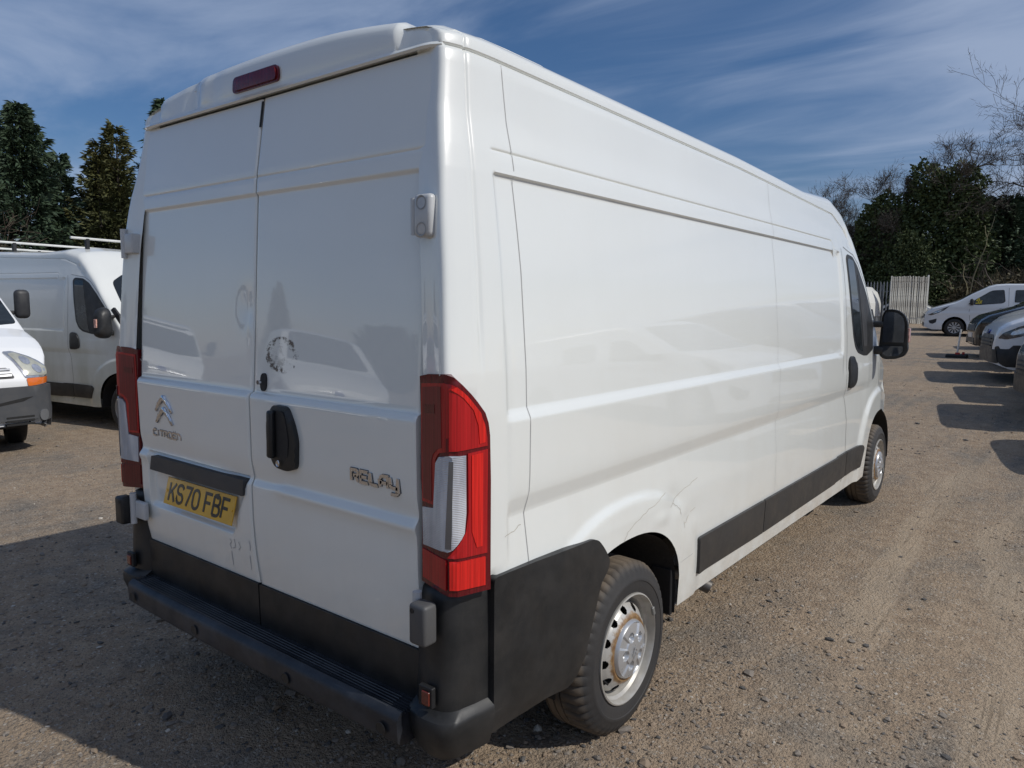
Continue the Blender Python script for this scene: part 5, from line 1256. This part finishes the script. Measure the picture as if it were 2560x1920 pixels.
# palisade fence and the pale gate leaning on it
galvf = plain('weathered_galvanised_steel', (.20, .215, .23), .6, .3, scale=6, var=.35)
fr_ = empty('palisade_fence', (0, 0, 0), label='grey steel palisade fence with pointed pales behind the vans', category='fence')
fx = np.arange(-9.4, -5.3, .155)
pal = None
for i, x in enumerate(fx):
    yy = 40.4+(x+5)*-.05
    if pal is None:
        w = .034
        V = [(-w, 0, 0), (-w*.35, -.02, 0), (w*.35, -.02, 0), (w, 0, 0)]; V2 = [(a, b, 1.95) for a, b, c in V]; V3 = [(0, -.008, 2.08)]
        back_ = [(a, b+.004, c) for a, b, c in V+V2+V3]
        F = [(i2, i2+1, 5+i2, 4+i2) for i2 in range(3)]+[(4, 5, 8), (5, 6, 8), (6, 7, 8)]; F2 = [tuple(9+q for q in reversed(f)) for f in F]
        edge = [(0, 4, 13, 9), (4, 8, 17, 13), (8, 7, 16, 17), (7, 3, 12, 16)]
        pal = mobj('pale', V+V2+V3+back_, F+F2+edge, galvf, fr_); o = pal
    else: o = pal.copy(); COL.objects.link(o)
    o.location = (x, yy, float(terr(39.6))+.05); o.rotation_euler = (0, 0, random.uniform(-.03, .03))
for zz in (.35, 1.60): MB().box((-7.4, 40.56, float(terr(39.6))+zz), (4.3, .04, .05)).build('rail', galvf, fr_)
for x in (-8.8, -6.1): MB().box((x, 40.65, float(terr(39.6))+.95), (.1, .08, 2.0)).build('post', galvf, fr_)
def gate_mat():
    b = NB('flaking_white_paint'); c = b.mix(b.rng(b.noise(2.2, 8, .7, stretch=(1.5, 1, .5)), .46, .60), (.70, .68, .60), (.30, .27, .23))
    c = b.mix(b.rng(b.noise(9, 6, .7), .56, .64, 0, .8), c, (.10, .085, .07)); b.set(Base_Color=c, Roughness=.8); return b.m
gmt = gate_mat(); gx0 = -5.10; ga = empty('steel_gate', (gx0, 37.8, float(terr(37.8))-.02), radians(33), label='pale flaking gate panel of narrow vertical pales, standing in front of the fence', category='gate')
ga.rotation_euler = (0, 0, radians(33))
pg = None
for i in range(20):
    if pg is None: pg = MB().box((0, 0, 1.15), (.055, .03, 2.26), bev=.006).build('pale', gmt, ga); o = pg
    else: o = pg.copy(); COL.objects.link(o)
    o.location = (.05+i*.083, random.uniform(-.012, .012), random.uniform(-.03, .03)); o.rotation_euler = (0, random.uniform(-.008, .008), 0)
for zz in (.22, 1.98): MB().box((.82, .05, zz), (1.64, .05, .06)).build('rail', gmt, ga)
MB().box((-.02, .03, 1.15), (.05, .05, 2.3)).build('post', gmt, ga); MB().box((1.67, .03, 1.17), (.06, .06, 2.36)).build('post', plain('cleaner_white_paint', (.62, .62, .58), .6), ga)
MB().box((.82, .10, 1.1), (1.62, .01, 2.1)).build('backing_sheet', plain('dull_sheet', (.24, .23, .20), .8, var=.5, scale=3), ga)
# white stick standing in a black base
sx_, sy_ = -.05, 19.4; sp_ = empty('marker_post', (sx_, sy_, float(terr(sy_))), label='thin white stick standing in a black base with red bits, in the aisle', category='post')
MB().tube([(0, 0, .05), (.05, .0, .70)], [.022, .020], 8).build('stick', plain('white_stick', (.75, .74, .70), .5), sp_, 40)
MB().box((.0, 0, .04), (.46, .30, .10), bev=.03).build('base', rubber, sp_, 40); MB().box((.02, -.08, .11), (.10, .06, .05), bev=.01).box((.14, -.05, .12), (.05, .05, .06), bev=.01).build('red_cap', plain('red_plastic', (.45, .04, .03), .5), sp_)
# dark clods on the ground
for x, y, s in ((1.02, 10.2, .30), (.55, 14.0, .34)):
    pass

# trees on the left, beyond the van with roof bars
conifer((-23.6, 7.3, 0), 7.6, 2.9, 'tall dark green conifer at the left edge with drooping outer branches', conm, 21, nb=200, per=150, taper=.86, up=.20, bl=.22)
conifer((-23.4, 8.3, 0), 6.3, 1.35, 'narrow shorter conifer standing between two taller ones', conm, 22, nb=130, per=110, taper=.85, up=.20, bl=.20)
conifer((-22.75, 9.45, 0), 8.5, 2.1, 'broad golden-tipped conifer with several leaders, left of the large van', goldm, 23, nb=340, per=130, taper=.70, up=.45, bl=.21, stems=4)
conifer((-21.8, 11.0, 0), 8.2, 1.5, 'conifer tip rising just over the large van\'s roof corner', conm, 24, nb=260, per=60, taper=.7, up=.3, bl=.28)
conifer((-27.5, 4.6, 0), 6.6, 2.6, 'dark conifer at the far left, mostly outside the picture', conm, 25, nb=220, per=80, taper=.7, up=.2, bl=.34)
conifer((-28.5, 11.0, 0), 4.6, 3.0, 'dark bushy conifer filling the gap behind the golden-tipped one', conm, 26, nb=260, per=90, taper=.5, up=.3, bl=.34)
bare_tree((-20.6, 6.2, 0), 5, 'leafless brown shrub in front of the left conifers', 41, (0, 0, 1), 6, (2, 4), brushm, .07, .05, .7, 1.3, False, 'bare_shrub', .006, .82)
bare_tree((-20.2, 8.3, 0), 5, 'low leafless brown shrub behind the van with roof bars', 42, (0, 0, 1), 6, (2, 4), brushm, .07, .05, .7, 1.1, False, 'bare_shrub', .006, .82)
brush('brown_undergrowth', -27, -19.5, 2.5, 15, 2.9, 9000, 8, brushm, leafy=9000, lm=ivyb)
# trees at the far end
Zt = float(terr(45))
def BT(*a, **k): return bare_tree(*a, **k)
BT((-9.25, 44.5, Zt), 7.4, 'slim leafless tree just right of the large van\'s cab', 51, (0, 0, 1), 7, (2, 3), twigm, .12, .14, .45, 2.2, True, shrink=.82, minr=.009)
BT((-7.6, 47.0, Zt), 8.6, 'pale leafless crown rising behind the ivy-covered tree beside the cab', 58, (0.02, 0, 1), 7, (2, 4), twigm, .15, .12, .48, 2.5, True, shrink=.80, minr=.009)
ivy_tree((-6.9, 44.6, Zt), 8.2, 2.3, 'ivy-covered tree with bare twigs on top, left of the tallest ivy tree', 52, ivym, blobs=[(0, 0, 6.55, 0.85), (-0.5, 0, 5.85, 0.97), (0.5, 0, 5.55, 0.97), (0, 0.2, 4.85, 1.31), (-0.9, 0, 4.15, 1.14), (0.8, -0.2, 3.95, 1.14), (-0.3, 0.4, 3.05, 1.71), (0.9, 0.2, 2.25, 1.48), (-1.2, 0.1, 2.45, 1.37), (0, -0.2, 1.45, 1.82)], per=1500, kids=(2, 4), trunk_h=.76, depth=4, leaf=.19)
ivy_tree((-4.2, 45.2, Zt), 9.6, 2.6, 'tallest ivy-covered tree with a dark rounded top and bare twigs above', 53, ivym, blobs=[(-0.9, 0, 7.95, 0.91), (0.8, 0, 7.45, 1.08), (-0.9, 0, 6.95, 1.03), (0.2, 0.2, 6.95, 1.03), (1.2, 0, 6.45, 0.85), (-0.3, 0, 5.65, 1.25), (0.9, 0, 5.25, 1.25), (0, 0, 4.25, 1.6), (-1.2, 0.1, 3.55, 1.37), (1.3, 0, 3.45, 1.37), (-0.6, -0.3, 2.15, 1.71), (1.0, -0.3, 1.95, 1.71)], per=1500, kids=(2, 4), trunk_h=.86, depth=4, leaf=.19)
ivy_tree((-5.4, 43.2, Zt), 6.0, 2.0, 'lighter green ivy mass standing behind the pale gate', 54, foliage_mat('light_ivy_leaves', (.050, .080, .026), (.11, .13, .045), (.045, .060, .026)), blobs=[(0, 0, 4.4, .7), (.3, 0, 3.7, .9), (.8, 0, 3.0, 1.0), (-.6, 0, 2.9, 1.0), (1.1, 0, 2.0, 1.1), (0, -.2, 1.8, 1.3), (.4, 0, .9, 1.3)], per=1100, leaf=.14, trunk_h=.4, depth=2)
conifer((-1.4, 47.6, Zt), 7.0, 2.9, 'dark rounded conifer behind the brown thicket at the right', conm, 55, nb=260, per=100, taper=.42, up=.35, bl=.34, base=.25)
BT((1.7, 43.2, Zt), 12, 'big leafless tree reaching in from the right edge against the sky', 56, (-.16, 0, 1), 6, (2, 4), twigm, .26, .09, .55, 4.6, True, 'bare_tree', .009, .80)
BT((-2.55, 40.2, Zt+.3), 5, 'thin bent yellowish sapling before the dark ivy', 57, (.12, 0, 1), 2, (1, 2), plain('pale_yellow_bark', (.22, .20, .12), .8), .045, .05, .3, 3.6, False, 'sapling', .016, .5)
BT((-.6, 41.0, Zt), 6, 'leafless dark leaning tree in front of the thicket at the right edge', 59, (-.25, 0, 1), 4, (1, 3), barkm, .10, .06, .5, 2.2, False, 'bare_tree', .010, .80)
brush('brown_thicket', -3.2, 3.5, 42.0, 45.5, 3.6, 6000, 9, plain('olive_brown_twig', (.12, .095, .055), .9, var=.4, scale=1.2), leafy=9000, lm=foliage_mat('olive_brown_leaves', (.06, .055, .028), (.10, .08, .042), (.045, .042, .022)))
brush('hedge_undergrowth', -13, -5, 42.5, 46, 2.6, 3000, 10, brushm, leafy=22000, lm=ivyb)
ivy_tree((-10.8, 43.6, Zt), 5.5, 2.4, 'dark ivy bush hidden mostly behind the large van\'s cab', 60, ivyb, blobs=[(0, 0, 3.6, 1.2), (.9, 0, 2.8, 1.4), (-.9, 0, 2.9, 1.3), (1.6, 0, 1.5, 1.4), (0, 0, 1.5, 1.6), (2.2, 0, 2.4, 1.0)], per=800, trunk_h=.4)
# what stands behind the photographer and shows only as reflections in the doors and mirror
def copy_tree(src, loc, rz, sc, label, group):
    r = src.copy(); COL.objects.link(r); r.location = loc; r.rotation_euler = (0, 0, rz); r.scale = (sc, sc, sc); r['label'] = label; r['group'] = group
    for ch in list(src.children): c = ch.copy(); COL.objects.link(c); c.parent = r
tr_ = [o for o in COL.objects if o.name.startswith('conifer_tree') and o.type == 'EMPTY']
for k, (x, y) in enumerate(((-44, -20), (-40, -27), (-36, -34), (-30, -40), (-48, -12), (-2, -26), (5, -25), (12, -21))):
    copy_tree(tr_[(0, 2, 5)[k % 3]], (x, y, -.1), k*1.3, (1.0 if k > 4 else .75)+.12*(k % 3), 'evergreen tree outside the picture, behind or to the right of the camera', 'trees round the yard outside the picture')
panel_van_small('parked_van', 'tall white van behind the camera, mirrored as a pale band in the left rear door', (-15.0, -7.2, 0), radians(-66), white, NOSE)
panel_van_small('parked_van', 'white van behind the camera, mirrored softly in the large van\'s right rear door', (-7.4, -6.4, 0), radians(-62), white, CUS)
car('parked_car', 'red car behind the camera, mirrored faintly in the large van\'s left rear door', (-12.5, -4.8, 0), radians(-75), paint('dark_red_car_paint', (.16, .012, .014), .1, rough=.3), CAR)
